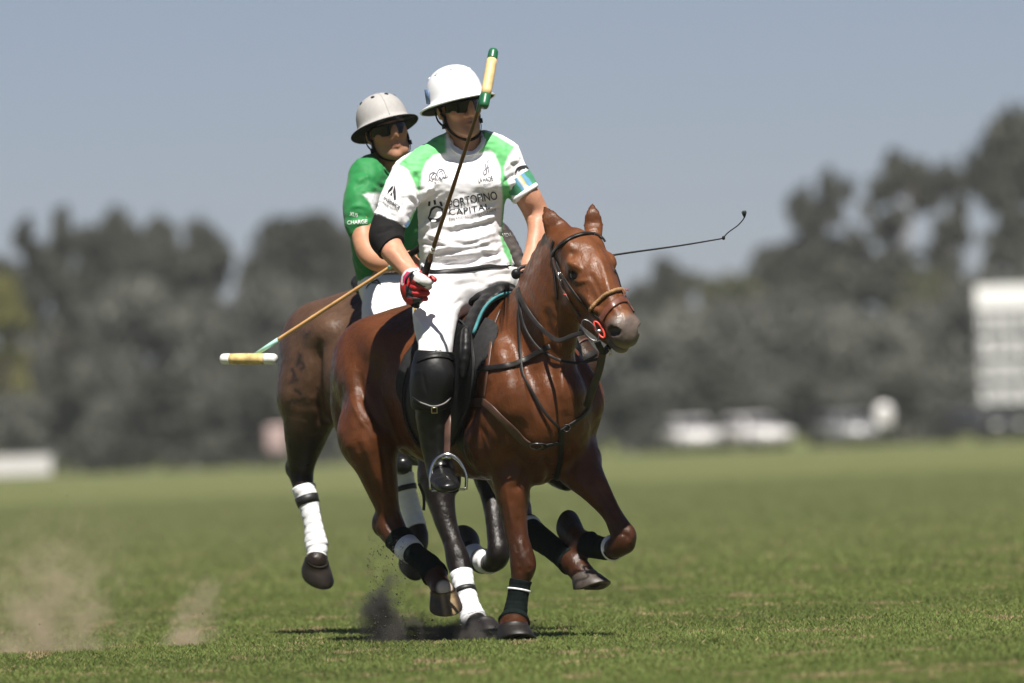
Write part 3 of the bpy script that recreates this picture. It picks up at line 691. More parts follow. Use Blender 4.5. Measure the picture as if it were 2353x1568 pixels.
horse1 = thing('horse', 'chestnut polo horse with dark green leg wraps, galloping in front', 'horse', H1(0, 0, 0), 'galloping polo horses')
tree_h1 = bvh(V1, Q1)
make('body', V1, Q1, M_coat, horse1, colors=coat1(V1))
for q in (-1, 1):
    make('eye', *sphere(hP1(.166, q*.094, .012), (.024*k1, .017*k1, .019*k1), axes=(he1, hl1, hd1)), M_eye, horse1)
def add_hoof(parent, cor, down, toe, r, tint, stripe=None):
    V, F, lv = hoof_mesh(cor, down, toe, r)
    c = np.array(tint)*(0.7+0.6*vnoise(V, 60)[:, None])
    c[lv <= 2] = c[lv <= 2]*1.5
    if stripe is not None:
        t = nrm(toe); sd = nrm(np.cross(nrm(down), t)); l = (V-cor) @ sd
        m = (np.exp(-((l-0.012)/0.008)**2)+np.exp(-((l+0.022)/0.012)**2)*0.9)[:, None]; c = c*(1-m)+np.array(stripe)*m
    return make('hoof', V, F, M_hoof, parent, colors=c)
def gnd(p): return np.array([p[0], p[1], 0.0])
_c = W(1180, 1452, 44.87)
add_hoof(horse1, np.array([_c[0], _c[1], 0.062]), (0.0, -0.35, -1), (0.35, -1, 0), .071, (0.008, 0.006, 0.005))
add_hoof(horse1, W(1322, 1230, 45.20), W(1300, 1226, 45.28)-W(1322, 1230, 45.20), (-0.1, 0.2, 1), .050, (0.02, 0.015, 0.012))
add_hoof(horse1, W(1018, 1358, 45.34), W(1023, 1400, 45.37)-W(1018, 1358, 45.34), (0.15, -1, 0.0), .060, (0.055, 0.034, 0.020), stripe=(0.34, 0.24, 0.12))
add_hoof(horse1, W(1341, 1322, 45.09), W(1352, 1362, 45.07)-W(1341, 1322, 45.09), (0.75, -0.7, 0.0), .060, (0.055, 0.042, 0.034))
def add_wrap(parent, nodes, a, b, material, grow=1.16, turns=7, bands=()):
    N = sub_nodes(nodes, a, b)
    w = make('leg_wrap', *bandage(N, grow, turns, 0.0016 if material is M_wrapw else 0.0007), material, parent)
    for f0, f1, m in bands:
        M = sub_nodes(nodes, a+(b-a)*f0, a+(b-a)*f1); V, F = loft(M[:, :3], M[:, 3]*grow+0.004, n=26); make('band', V, F, m, w)
    return w
add_wrap(horse1, RF1, 5.9, 8.7, M_wrapg, 1.38, 8, [(0.16, 0.19, M_wrapw)])
add_wrap(horse1, LF1, 6.3, 8.6, M_wrapg, 1.34, 7, [(0.0, 0.035, M_wrapw)])
add_wrap(horse1, RH1, 6.7, 10.2, M_wrapg, 1.30, 8, [(0.17, 0.30, M_wrapw)])
add_wrap(horse1, LH1, 4.7, 7.8, M_wrapg, 1.30, 8, [(0.05, 0.12, M_wrapw)])
tl = catmull(np.array([H1(-.98, 0, 1.22), H1(-1.07, 0, 1.17), H1(-1.10, 0, 1.02), H1(-1.08, 0, .86), H1(-1.07, 0, .80)]), 5)
make('tail', *loft(tl, np.interp(np.linspace(0, 1, len(tl)), [0, .3, .7, 1], [.045, .055, .06, .03]), n=16), M_tail, horse1)

# ---- the horse behind ------------------------------------------------------
H2 = Frame(1005, 648, 47.40, 30); s2 = 1.06
S = Sdf(); horse_trunk(S, H2, s2, 0.02)
S.tube([[*H2(.12, 0, 1.16), .14, .27], [*H2(.32, 0, 1.24), .12, .225], [*H2(.54, 0, 1.33), .10, .18], [*H2(.72, 0, 1.40), .082, .145], [*H2(.84, 0, 1.43), .072, .12]], k=0.07, side=H2.L)
poll2 = H2(.86, 0, 1.44); muz2 = W(1336, 822, 46.36); k2 = head_scale(poll2, muz2)
hP2, he2, hl2, hd2 = horse_head(S, poll2, muz2, H2.L, k2)
for q in (-1, 1): S.tube([[*hP2(-.02, q*.06, .06), .03, .022], [*hP2(-.09, q*.075, .06), .028, .014], [*hP2(-.17, q*.08, .03), .006, .005]], k=0.02)
RF2 = pn([(1000, 1085, 47.14, 52, 1.2), (1011, 1140, 47.08, 32, 1.1), (1023, 1195, 47.03, 24, 1.1), (1039, 1243, 46.98, 20), (1049, 1274, 46.94, 23), (1054, 1294, 46.93, 24), (1059, 1316, 46.90, 21), (1068, 1354, 46.86, 18), (1077, 1389, 46.83, 19), (1087, 1422, 46.80, 24), (1101, 1438, 46.76, 20), (1110, 1444, 46.74, 22)])
LF2 = pn([(1124, 1080, 47.25, 42), (1130, 1130, 47.20, 27), (1136, 1190, 47.12, 20), (1141, 1235, 47.08, 20), (1145, 1274, 47.05, 24), (1130, 1292, 47.12, 21), (1100, 1287, 47.28, 20), (1086, 1277, 47.36, 22), (1080, 1262, 47.42, 20)])
RH2 = [[*H2(-.80, -.16, 1.18), .16, .21], [*H2(-.82, -.20, 1.06), .14, .19]]+pn([(712, 940, 47.98, 62, 1.15), (702, 1000, 48.0, 47, 1.1), (695, 1045, 48.02, 33), (691, 1080, 48.05, 27), (698, 1122, 48.02, 21), (711, 1165, 48.0, 18), (721, 1211, 47.98, 17), (727, 1250, 47.97, 21), (729, 1275, 47.95, 17), (727, 1290, 47.93, 24)])
LH2 = [[*H2(-.80, .16, 1.18), .15, .20], [*H2(-.66, .19, 1.02), .12, .17], [*H2(-.55, .19, .88), .095, .12]]+pn([(921, 1030, 48.03, 34), (918, 1066, 48.05, 26), (926, 1098, 48.03, 20), (936, 1140, 48.02, 18), (950, 1190, 48.0, 18), (961, 1226, 47.97, 20), (963, 1250, 47.95, 17), (950, 1270, 47.97, 22)])
for leg in (RF2, LF2, RH2, LH2): S.tube(leg, k=0.045, sub=3, kin=0.016)
S.ell(W(671, 1074, 48.08), (.03, .03, .04), k=0.03)
V2, Q2 = S.mesh(0.010, smooth=3)
V2 = folds(V2, Q2, [([(738, 770), (732, 806), (732, 880), (737, 940), (744, 985)], 9, -.020), ([(716, 800), (712, 890), (722, 975)], 18, .010), ([(762, 790), (750, 870), (760, 940)], 16, .010), ([(690, 800), (675, 880), (680, 960)], 14, -.003), ([(700, 1000), (722, 1005), (742, 995)], 8, -.005)])
def coat2(V):
    n = vnoise(V, 14)*0.5+vnoise(V, 40)*0.3+vnoise(V, 5)*0.4
    base = np.array([0.085, 0.046, 0.027])*(0.70+0.45*n[:, None])
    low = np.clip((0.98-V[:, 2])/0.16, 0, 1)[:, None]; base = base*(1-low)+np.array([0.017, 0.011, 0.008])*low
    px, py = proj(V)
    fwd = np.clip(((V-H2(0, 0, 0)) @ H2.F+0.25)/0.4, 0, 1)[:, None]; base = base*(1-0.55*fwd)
    for ln, w in (([(690, 815), (683, 838)], 9), ([(672, 848), (676, 862)], 7), ([(668, 878), (684, 872)], 5), ([(678, 895), (690, 905)], 6), ([(664, 924), (672, 919), (678, 926)], 5), ([(684, 921), (700, 913)], 5), ([(694, 830), (700, 843), (690, 848)], 5), ([(700, 770), (712, 762)], 4), ([(680, 860), (672, 870)], 4)):   # dark scars
        d, _ = seg_dist(px, py, ln); t = np.clip(1.15-d/(w*(0.45+0.9*vnoise(V, 90))), 0, 1)[:, None]*0.85
        base = base*(1-t)+np.array([0.016, 0.012, 0.012])*t
    return base
horse2 = thing('horse', 'dark bay polo horse with white leg wraps, galloping behind the chestnut', 'horse', H2(0, 0, 0), 'galloping polo horses')
tree_h2 = bvh(V2, Q2)
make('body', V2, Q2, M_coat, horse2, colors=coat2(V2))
for q in (-1, 1):
    make('eye', *sphere(hP2(.166, q*.094, .012), (.024*k2, .017*k2, .019*k2), axes=(he2, hl2, hd2)), M_eye, horse2)
_c = W(1110, 1444, 46.74)
add_hoof(horse2, np.array([_c[0], _c[1], 0.060]), (0.05, -0.35, -1), (0.6, -1, 0), .058, (0.02, 0.016, 0.014))
add_hoof(horse2, W(1080, 1262, 47.42), W(1080, 1240, 47.50)-W(1080, 1262, 47.42), (-0.5, 0.2, 1), .045, (0.02, 0.016, 0.014))
add_hoof(horse2, W(727, 1290, 47.93), W(716, 1338, 48.0)-W(727, 1290, 47.93), (0.6, -0.8, -0.2), .060, (0.02, 0.014, 0.011))
add_hoof(horse2, W(950, 1270, 47.97), W(930, 1308, 48.05)-W(950, 1270, 47.97), (0.5, -0.9, 0), .050, (0.035, 0.028, 0.024))
add_wrap(horse2, RF2, 6.0, 9.4, M_wrapw, 1.30, 9, [(0.28, 0.36, M_black)])
add_wrap(horse2, LF2, 5.2, 7.0, M_wrapw, 1.34, 6, [(0.25, 0.33, M_black)])
add_wrap(horse2, RH2, 5.9, 10.3, M_wrapw, 1.30, 9, [(0.12, 0.22, M_black)])
add_wrap(horse2, LH2, 4.8, 7.6, M_wrapw, 1.28, 8, [(0.22, 0.32, M_black)])
tl = catmull(np.array([H2(-1.04, 0, 1.30), H2(-1.13, 0, 1.24), H2(-1.16, 0, 1.08), H2(-1.13, 0, .94), H2(-1.11, 0, .88)]), 5)
make('tail', *loft(tl, np.interp(np.linspace(0, 1, len(tl)), [0, .3, .7, 1], [.045, .055, .06, .03]), n=16), M_tail, horse2)
# ================================================================ riders
M_skin = mat('skin', vcol=True, rough=0.50, spec=0.4, var=0.05, vscale=25, bump=0.0006, bscale=160, sss=0.10)
M_shirt = mat('jersey', vcol=True, rough=0.62, spec=0.3, var=0.03, vscale=14, bump=0.0006, bscale=500, sheen=0.1)
M_breech = mat('breeches', (0.80, 0.79, 0.80), rough=0.8, spec=0.2, var=0.02, vscale=14, bump=0.0005, bscale=400)
M_leather = mat('black_leather', (0.007, 0.007, 0.0075), rough=0.46, spec=0.24, var=0.25, vscale=18, bump=0.0010, bscale=45)
M_boot = mat('boot_leather', (0.008, 0.008, 0.0085), rough=0.28, spec=0.35, var=0.2, vscale=12, bump=0.0018, bscale=22)
M_pad = mat('elbow_neoprene', (0.008, 0.008, 0.008), rough=0.85, spec=0.2, var=0.15, vscale=50, bump=0.001, bscale=300)
M_helmw = mat('helmet_white', (0.80, 0.80, 0.82), rough=0.22, spec=0.5, var=0.01, coat=0.3)
M_helmg = mat('helmet_grey', (0.36, 0.35, 0.34), rough=0.62, spec=0.3, var=0.04, vscale=60, bump=0.0006, bscale=400)
M_lining = mat('helmet_lining', (0.010, 0.010, 0.011), rough=0.8, spec=0.2, var=0.1)
M_lens = mat('dark_lens', (0.004, 0.004, 0.004), rough=0.06, spec=0.35, var=0)
M_strap = mat('black_strap', (0.008, 0.008, 0.008), rough=0.6, spec=0.25, var=0.1)
M_ink = mat('print_black', (0.015, 0.016, 0.018), rough=0.6, var=0)
M_inkgrey = mat('print_grey', (0.10, 0.10, 0.12), rough=0.6, var=0)
M_inkwhite = mat('print_white', (0.75, 0.78, 0.76), rough=0.6, var=0)
M_glove = mat('glove', vcol=True, rough=0.55, var=0.08, vscale=60, bump=0.0012, bscale=120)
M_steel = mat('steel', (0.62, 0.62, 0.60), rough=0.22, metal=1.0, var=0.06)
M_brass = mat('brass', (0.55, 0.42, 0.18), rough=0.3, metal=1.0, var=0.06)
M_blue = mat('blue_cloth', (0.012, 0.022, 0.05), rough=0.7, var=0.15)

def c1(x, y): return ((1200+x/2.7506)/1.5736, (150+y/2.7506)/1.5736)
def c2(x, y): return ((1200+x/2.34)/1.5736, (480+y/2.34)/1.5736)
def c3(x, y): return ((1850+x/2.4127)/1.5736, (700+y/2.4127)/1.5736)
def c5(x, y): return ((1600+x/2.24)/1.5736, (1050+y/2.24)/1.5736)
def c8(x, y): return ((750+x/2.6138)/1.5736, (850+y/2.6138)/1.5736)
def cb(x, y): return ((1400+x/2.24)/1.5736, (1100+y/2.24)/1.5736)
def cg(x, y): return ((1350+x/4.48)/1.5736, (750+y/4.48)/1.5736)
def C(fn, *pts): return [fn(*p) for p in pts]

class HeadF:
    def __init__(s, px, py, Y, yaw, roll, pitch):
        a = math.radians(yaw); f = np.array([math.sin(a), -math.cos(a), 0]); l = np.array([math.cos(a), math.sin(a), 0]); u = np.array([0, 0, 1.0])
        p = math.radians(pitch); f, u = f*math.cos(p)-u*math.sin(p), u*math.cos(p)+f*math.sin(p)
        r = math.radians(roll); R = np.array([[math.cos(r), 0, -math.sin(r)], [0, 1, 0], [math.sin(r), 0, math.cos(r)]])
        s.f, s.l, s.u = R @ f, R @ l, R @ u; s.O = W(px, py, Y)
    def __call__(s, l, u, f): return s.O+s.l*l+s.u*u+s.f*f
    def loc(s, V): q = V-s.O; return q @ s.l, q @ s.u, q @ s.f
def human_head(S, h):
    ax = (h.l, h.u, h.f)
    S.ell(h(0, .040, -.012), (.076, .092, .096), ax, k=0.02)
    S.tube([[*h(0, .03, .030), .066, .058], [*h(0, -.03, .040), .060, .052], [*h(0, -.085, .046), .044, .040]], k=0.025, side=h.l)
    S.ell(h(0, -.100, .056), (.036, .024, .032), ax, k=0.02)
    S.ell(h(0, -.114, .078), (.021, .017, .018), ax, k=0.016)
    for q in (-1, 1):
        S.tube([[*h(q*.066, -.030, .0), .018, .018], [*h(q*.058, -.075, .018), .017, .017], [*h(q*.026, -.108, .062), .016, .016]], k=0.028)
        S.ell(h(q*.046, -.022, .066), (.026, .020, .022), ax, k=0.022)
        S.ell(h(q*.080, -.008, -.008), (.010, .033, .020), (h.l*1.0+h.f*-0.35*q, h.u, h.f), k=0.008)
        S.ell(h(q*.013, -.038, .100), (.010, .009, .013), ax, k=0.009)
        S.ell(h(q*.032, .006, .092), (.018, .011, .012), ax, k=0.012, op='sub')
        S.ell(h(q*.032, .006, .078), (.013, .012, .013), ax, k=0.004)
    S.tube([[*h(-.045, .022, .076), .012, .012], [*h(0, .020, .090), .013, .013], [*h(.045, .022, .076), .012, .012]], k=0.018)
    S.tube([[*h(0, .012, .092), .009, .012], [*h(0, -.012, .106), .010, .014], [*h(0, -.034, .113), .013, .013]], k=0.012, side=h.l)
    S.tube([[*h(-.024, -.066, .082), .005, .005], [*h(0, -.062, .096), .008, .007], [*h(.024, -.066, .082), .005, .005]], k=0.007, kin=0.004)
    S.tube([[*h(-.020, -.073, .083), .005, .005], [*h(0, -.077, .094), .009, .008], [*h(.020, -.073, .083), .005, .005]], k=0.007, kin=0.004)
    S.tube([[*h(-.021, -.069, .094), .003, .003], [*h(0, -.069, .105), .005, .004], [*h(.021, -.069, .094), .003, .003]], k=0.004, op='sub', kin=0.003)
def skin_color(V, h, tone, hair, gap=0):
    n = vnoise(V, 30)*0.5+vnoise(V, 90)*0.5
    c = np.array(tone)*(0.88+0.24*n[:, None])
    l, u, f = h.loc(V)
    hd = (np.abs(l) < .12) & (u > -.2) & (u < .2) & (np.abs(f) < .2)
    m = np.clip(((u+0.045+0.5*f)/0.02), 0, 1)*np.clip((0.028-f)/0.02, 0, 1)*hd*(np.sqrt(((u+.008)/.04)**2+((f+.008)/.026)**2) > 1.0)
    m = np.maximum(m, np.clip((u-0.055)/0.02, 0, 1)*hd)[:, None]
    c = c*(1-m)+np.array(hair)*(0.5+n[:, None])*m
    lip = (np.exp(-((l/.024)**2+((u+.069)/.012)**2)*1.6)*(f > .075)*hd)[:, None]; c = c*(1-.65*lip)+np.array([.42, .14, .11])*.65*lip
    mo = (np.exp(-((l/.018)**2+((u+.069)/.0035)**2))*(f > .08)*hd)[:, None]; c = c*(1-.9*mo)+np.array([.05, .015, .012])*.9*mo
    brow = (np.exp(-(((np.abs(l)-.034)/.020)**2+((u-.028)/.006)**2))*(f > .05)*hd)[:, None]; c = c*(1-.8*brow)+np.array(hair)*.8*brow
    red = (np.exp(-(((np.abs(l)-.045)/.03)**2+((u+.03)/.03)**2))*(f > .03)*hd)[:, None]; c = c*(1-.25*red)+np.array([.48, .17, .11])*.25*red
    st = (np.clip((-u-.045)/.03, 0, 1)*np.clip((f+.01)/.03, 0, 1)*hd*(u > -.14))[:, None]*0.22; c = c*(1-st)+np.array([.16, .10, .08])*st
    return c
def tiltf(h, deg):
    g = HeadF.__new__(HeadF); a = math.radians(deg); g.O = h.O; g.l = h.l; g.f = h.f*math.cos(a)+h.u*math.sin(a); g.u = h.u*math.cos(a)-h.f*math.sin(a); return g
def helmet(parent, h, shellmat, eyelet, k=1.0, seam=False, f0=0.012, du=0.0, tilt=9, vs=1.0, peak=0.055):
    h = tiltf(h, tilt)
    prof = [(0.02, .181*vs), (.22, .179*vs), (.42, .172*vs), (.60, .160*vs), (.75, .143*vs), (.87, .119*vs), (.95, .090*vs), (.99, .060*vs), (1.0, .034), (1.03, .022), (1.10, .017), (1.20, .013), (1.29, .009), (1.315, .005)]
    under = [(1.31, .001), (1.27, .003), (1.15, .008), (1.03, .012), (.95, .016), (.93, .05), (.85, .10*vs), (.6, .145*vs), (.02, .165*vs)]
    n = 72
    def ringpts(rho, u):
        out = []
        for j in range(n):
            a = 2*math.pi*j/n; ca, sa = math.cos(a), math.sin(a)
            br = max(rho-1.0, 0)
            ext = br*(peak*max(ca, 0)**2)          # longer peak in front
            droop = -br*0.015*abs(ca)**2
            out.append(h(k*(.112*rho*sa), du+k*(u+droop+0.012*(1-u/.18)*(-ca*0.3)), f0+k*(.126*rho*ca+ext)))
        return out
    def skinm(pr, name, m, parent_):
        V, F = [], []
        for rho, u in pr: V += ringpts(rho, u)
        for i in range(len(pr)-1):
            for j in range(n): F.append((i*n+j, (i+1)*n+j, (i+1)*n+(j+1) % n, i*n+(j+1) % n))
        F.append(tuple(range(n)) if True else ())
        V = np.array(V); o = make(name, V, F, m, parent_); return V, F, o
    root = parent
    he = bpy.data.objects.new('helmet', None); COL.objects.link(he); he.parent = root
    V, F, sh = skinm(prof, 'shell', shellmat, he)
    skinm(under[::1], 'lining', M_lining, he)
    rim = np.array(ringpts(1.312, .003)+ringpts(1.312, .003)[:1])
    make('rim', *loft(rim, 0.004*k, n=8), eyelet, he)
    t = BVHTree.FromPolygons([tuple(v) for v in V], F)
    for a in (-2.2, -1.25, -0.45, 0.35, 1.15, 2.2):
        p = h(k*.112*0.72*math.sin(a), du+k*.147*vs, f0+k*.126*0.72*math.cos(a))
        loc, nn, i, d = t.find_nearest(Vector(p)); loc = np.array(loc); nn = nrm(np.array(loc)-h(0, .05, f0))
        s1 = nrm(np.cross(nn, (0, 0, 1.0))); s2_ = np.cross(nn, s1); an = np.linspace(0, 2*math.pi, 17)
        ring = np.array([loc+nn*0.001+s1*0.0075*math.cos(q)+s2_*0.0055*math.sin(q) for q in an])
        ev = make('vent', *loft(ring, 0.0022, n=6), eyelet, he)
        make('vent_hole', *sphere(loc, (0.006, 0.0045, 0.0012), 12, 6, axes=(s1, s2_, nn)), M_lining, he)
    if seam:
        a = np.linspace(-0.2, math.pi*0.52, 26); ln = []
        for q in np.linspace(0.0, 0.99, 24):
            i = q*(len(prof)-5); i0 = int(i); fr = i-i0; rho = prof[i0][0]*(1-fr)+prof[i0+1][0]*fr; u = prof[i0][1]*(1-fr)+prof[i0+1][1]*fr
            ln.append(h(0, du+k*(u-0.0036*(1-u/.18)), f0+k*.126*rho))
        make('seam', *loft(np.array(ln), 0.0022, n=6), shellmat, he)
    return he, root
def chin_strap(root, h, tree):
    pts = catmull(np.array([h(-.088, .02, .022), h(-.086, -.03, .028), h(-.076, -.075, .034), h(-.05, -.115, .045), h(0, -.140, .060), h(.05, -.115, .045), h(.076, -.075, .034), h(.086, -.03, .028), h(.088, .02, .022)]), 5)
    P, N = [], []
    for p in pts:
        loc, nn, i, d = tree.find_nearest(Vector(p)); P.append(np.array(loc)+np.array(nn)*.004); N.append(np.array(nn))
    make('chin_strap', *ribbon(np.array(P), np.array(N), .013, .003), M_strap, root)
    for q in (-1, 1):
        pts = catmull(np.array([h(q*.09, .02, -.03), h(q*.092, -.04, -.012), h(q*.084, -.075, .026)]), 5)
        make('strap', *ribbon(pts, np.array([h.l*q]*len(pts)), .010, .003), M_strap, root)
        make('strap_buckle', *box(h(q*.088, -.070, .026), (.010, .020, .018), (h.l, h.u, h.f)), M_strap, root)
def sunglasses(root, h):
    V, F = [], []; nu, nv = 37, 9
    for layer in (0, 1):
        for i in range(nu):
            a = math.radians(-82+164*i/(nu-1))
            for j in range(nv):
                t = j/(nv-1); top = .026; bot = -.026+.016*math.exp(-(math.sin(a)/.16)**2)+.010*abs(math.sin(a))**3
                u = top+(bot-top)*t; r = 1.0-layer*.03
                V.append(h(.080*math.sin(a)*r, u, .034+.076*math.cos(a)*r-.004*t))
    o = nu*nv
    for i in range(nu-1):
        for j in range(nv-1):
            q = (i*nv+j, (i+1)*nv+j, (i+1)*nv+j+1, i*nv+j+1); F.append(q); F.append(tuple(o+x for x in q[::-1]))
    edge = [i*nv for i in range(nu)]+[(nu-1)*nv+j for j in range(1, nv)]+[i*nv+nv-1 for i in range(nu-2, -1, -1)]+[j for j in range(nv-2, 0, -1)]
    for a, b in zip(edge, edge[1:]+edge[:1]): F.append((a, o+a, o+b, b))
    g = make('sunglasses', np.array(V), F, M_lens, root)
    for q in (-1, 1): make('temple_arm', *loft(np.array([h(q*.080, .018, .046), h(q*.083, .016, .01), h(q*.083, .008, -.02)]), .0035, .0025, n=8), M_strap, root)
    return g
def glyphs(text, font_size=1.0, bold=0.0, spacing=1.0, shear=0.0):
    cu = bpy.data.curves.new('t', 'FONT'); cu.body = text; cu.size = font_size; cu.fill_mode = 'FRONT'; cu.offset = bold; cu.space_character = spacing; cu.shear = shear
    o = bpy.data.objects.new('t', cu); COL.objects.link(o)
    dg = bpy.context.evaluated_depsgraph_get(); dg.update(); me = o.evaluated_get(dg).to_mesh()
    bm = bmesh.new(); bm.from_mesh(me); bpy.data.objects.remove(o); bpy.data.curves.remove(cu)
    bmesh.ops.triangulate(bm, faces=bm.faces)
    for _ in range(2):
        L = [e for e in bm.edges if e.calc_length() > 0.22]
        if L: bmesh.ops.subdivide_edges(bm, edges=L, cuts=1, use_grid_fill=False); bmesh.ops.triangulate(bm, faces=bm.faces)
    V = np.array([v.co[:] for v in bm.verts]); F = [tuple(v.index for v in f.verts) for f in bm.faces]; bm.free()
    return V, F
def put(name, tree, V2, F, material, parent, lift=0.0022, Y=45.2):     # lay flat print (grid pixels) on the cloth below it
    P = []
    for x, y in V2:
        p, n = hit(tree, x, y)
        if p is None: p = W(x, y, P[-1][1] if P else Y); n = np.array([0, -1.0, 0])
        P.append(p+n*lift)
    return make(name, np.array(P), F, material, parent, smooth=False)
def print_text(tree, text, a, b, height, material, parent, bold=0.0, spacing=1.0, name='lettering', bend=0.0, shear=0.0):
    V, F = glyphs(text, 1.0, bold, spacing, shear)
    w = V[:, 0].max()-V[:, 0].min(); x = (V[:, 0]-V[:, 0].min())/w; y = V[:, 1]
    a = np.array(a, float); b = np.array(b, float); d = b-a; up = np.array([d[1], -d[0]])/np.linalg.norm(d)
    Q = a+x[:, None]*d+(y*height/0.70)[:, None]*up+(np.sin(np.pi*x)*bend)[:, None]*up
    return put(name, tree, Q, F, material, parent)
def stroke(tree, line, w, material, parent, name='emblem', sub=5, closed=False):
    L = np.asarray(line, float)
    if closed: L = np.vstack([L, L[:1]])
    L = catmull(L, sub); T = np.gradient(L, axis=0); T /= np.maximum(np.linalg.norm(T, axis=1), 1e-9)[:, None]; Nn = np.column_stack([-T[:, 1], T[:, 0]])
    w = np.interp(np.linspace(0, 1, len(L)), np.linspace(0, 1, len(w)), w)[:, None] if isinstance(w, (list, tuple)) else w
    V = np.vstack([L-Nn*w/2, L+Nn*w/2]); n = len(L); F = [(i, i+1, n+i+1, n+i) for i in range(n-1)]
    return put(name, tree, V, F, material, parent, lift=0.003)
def fill(tree, poly, material, parent, name='emblem'):
    bm = bmesh.new(); vs = [bm.verts.new((x, y, 0)) for x, y in poly]; bm.faces.new(vs); bmesh.ops.triangulate(bm, faces=bm.faces)
    for _ in range(2): bmesh.ops.subdivide_edges(bm, edges=bm.edges, cuts=1, use_grid_fill=False); bmesh.ops.triangulate(bm, faces=bm.faces)
    V = np.array([v.co[:2] for v in bm.verts]); bm.verts.index_update(); F = [tuple(v.index for v in f.verts) for f in bm.faces]; bm.free()
    return put(name, tree, V, F, material, parent)

# ---- rider in front ---------------------------------------------------------
person1 = thing('person', 'rider in white and light green shirt, white helmet, mallet raised upright', 'person', H1(-.3, 0, 1.35), 'polo riders')
h1 = HeadF(1049, 246, 45.41, 29, 8, 3)
TOR1 = [(1070, 335, 45.45, 46, 1.0), (1066, 366, 45.46, 76, .62), (1063, 402, 45.46, 98, .66), (1060, 455, 45.455, 99, .74), (1056, 520, 45.455, 95, .80), (1060, 575, 45.465, 96, .82), (1072, 620, 45.49, 106, .76), (1084, 655, 45.53, 108, .75)]
RARM1 = [(942, 402, 45.36, 33), (915, 450, 45.34, 33), (896, 505, 45.31, 30), (886, 542, 45.28, 31), (898, 570, 45.22, 27), (919, 598, 45.16, 23), (938, 620, 45.11, 19, .85), (950, 636, 45.08, 18, .8)]
LARM1 = [(1150, 375, 45.44, 34), (1182, 410, 45.44, 31), (1209, 446, 45.43, 29), (1231, 488, 45.45, 27), (1238, 522, 45.42, 24), (1232, 558, 45.38, 21.5), (1222, 590, 45.33, 18.5), (1214, 610, 45.30, 17.5)]
THR1 = [(1020, 650, 45.43, 60, 1.1), (1004, 700, 45.33, 55), (999, 750, 45.20, 47), (1001, 795, 45.10, 38), (996, 832, 45.07, 38), (992, 875, 45.05, 37), (993, 940, 45.06, 34), (996, 990, 45.07, 29), (1001, 1035, 45.08, 22), (1007, 1066, 45.08, 20), (1010, 1084, 45.06, 17)]
THL1 = [[*W(1135, 650, 45.58), .105, .115], [*H1(-.18, .23, 1.36), .095, .10], [*H1(-.10, .31, 1.22), .080, .085], [*H1(-.09, .33, 1.10), .065, .07], [*H1(-.12, .335, .92), .056, .06], [*H1(-.15, .335, .72), .042, .042], [*H1(-.14, .335, .68), .04, .04], [*H1(-.05, .335, .65), .038, .035]]
S = Sdf(); human_head(S, h1)
S.tube([[*h1(0, -.05, -.02), .056, .060], [*W(1066, 310, 45.44), .060, .064], [*W(1070, 345, 45.46), .075, .07]], k=0.03)
S.tube([[*h1(-.045, -.06, -.01), .014, .014], [*W(1062, 345, 45.37), .012, .012]], k=0.02)
_t = pn(TOR1); S.tube([[*r[:3], r[3]-.012-.006*i, r[4]-.012-.004*i] for i, r in enumerate(_t)], k=0.03)
S.tube(pn(RARM1), k=0.02); S.tube(pn(LARM1), k=0.02)
S.tube([[*r[:3], r[3]-.010, r[4]-.010] for r in pn(THR1)], k=0.03)
S.tube([[r[0], r[1], r[2], r[3]-.010, r[4]-.010] for r in THL1], k=0.03)
# left hand: palm, thumb and four curled fingers on the reins
S.ell(W(1212, 627, 45.275), (.030, .036, .040), k=0.018)
S.tube(pn([(1203, 616, 45.26, 8), (1197, 633, 45.235, 8.5), (1198, 650, 45.225, 7.5)]), k=0.006)
for i in range(4):
    y = 622+i*10.5; S.tube(pn([(1224, y-4, 45.255, 8), (1222, y, 45.225, 8), (1208, y+3, 45.212, 7.5), (1200, y+5, 45.235, 7), (1207, y+4, 45.255, 6)]), k=0.004, kin=0.004)
VB1, QB1 = S.mesh(0.005, smooth=2)
VB1 = folds(VB1, QB1, [(C(c2, (1668, 610), (1684, 660), (1672, 715)), 5, -.006), (C(c2, (1720, 700), (1700, 830), (1680, 960)), 8, .004), (C(c2, (1770, 720), (1780, 850), (1750, 980)), 6, -.003), (C(c2, (1640, 1060), (1650, 1100), (1690, 1120)), 4, .003), (C(cg, (230, 640), (360, 760), (480, 920)), 8, .004), (C(cg, (380, 600), (480, 750), (580, 900)), 6, -.003)])
_cb = skin_color(VB1, h1, (0.50, 0.245, 0.155), (0.035, 0.02, 0.012))
make('body', VB1, QB1, M_skin, person1, colors=_cb); tree_b1 = bvh(VB1, QB1)

S = Sdf()
S.tube(pn([(946, 400, 45.36, 42), (924, 442, 45.34, 44), (906, 488, 45.32, 41), (893, 520, 45.31, 39)]), k=0.022)
S.tube(pn([(1150, 372, 45.44, 40), (1178, 402, 45.44, 37), (1200, 434, 45.44, 33), (1214, 454, 45.43, 31)]), k=0.022)
S.cut(W(897, 508, 45.315), nrm(np.array([-0.42, -0.05, -0.90])), 0.17)
S.cut(W(1210, 447, 45.435), nrm(np.array([0.585, 0, -0.81])), 0.12)
S.tube(pn(TOR1[1:7]+[(1078, 637, 45.505, 107, .76)]), k=0.03)
S.tube(pn([(944, 397, 45.38, 38), (1000, 355, 45.41, 34), (1066, 338, 45.44, 44, .9), (1130, 340, 45.44, 34), (1160, 362, 45.44, 36)]), k=0.035)
S.ell(W(1010, 425, 45.345), (.085, .06, .06), k=0.06); S.ell(W(1110, 420, 45.355), (.085, .06, .06), k=0.06)     # chest
S.cut(W(1075, 621, 45.5), nrm(np.array([0.085, 0, -1.0])), 0.30)
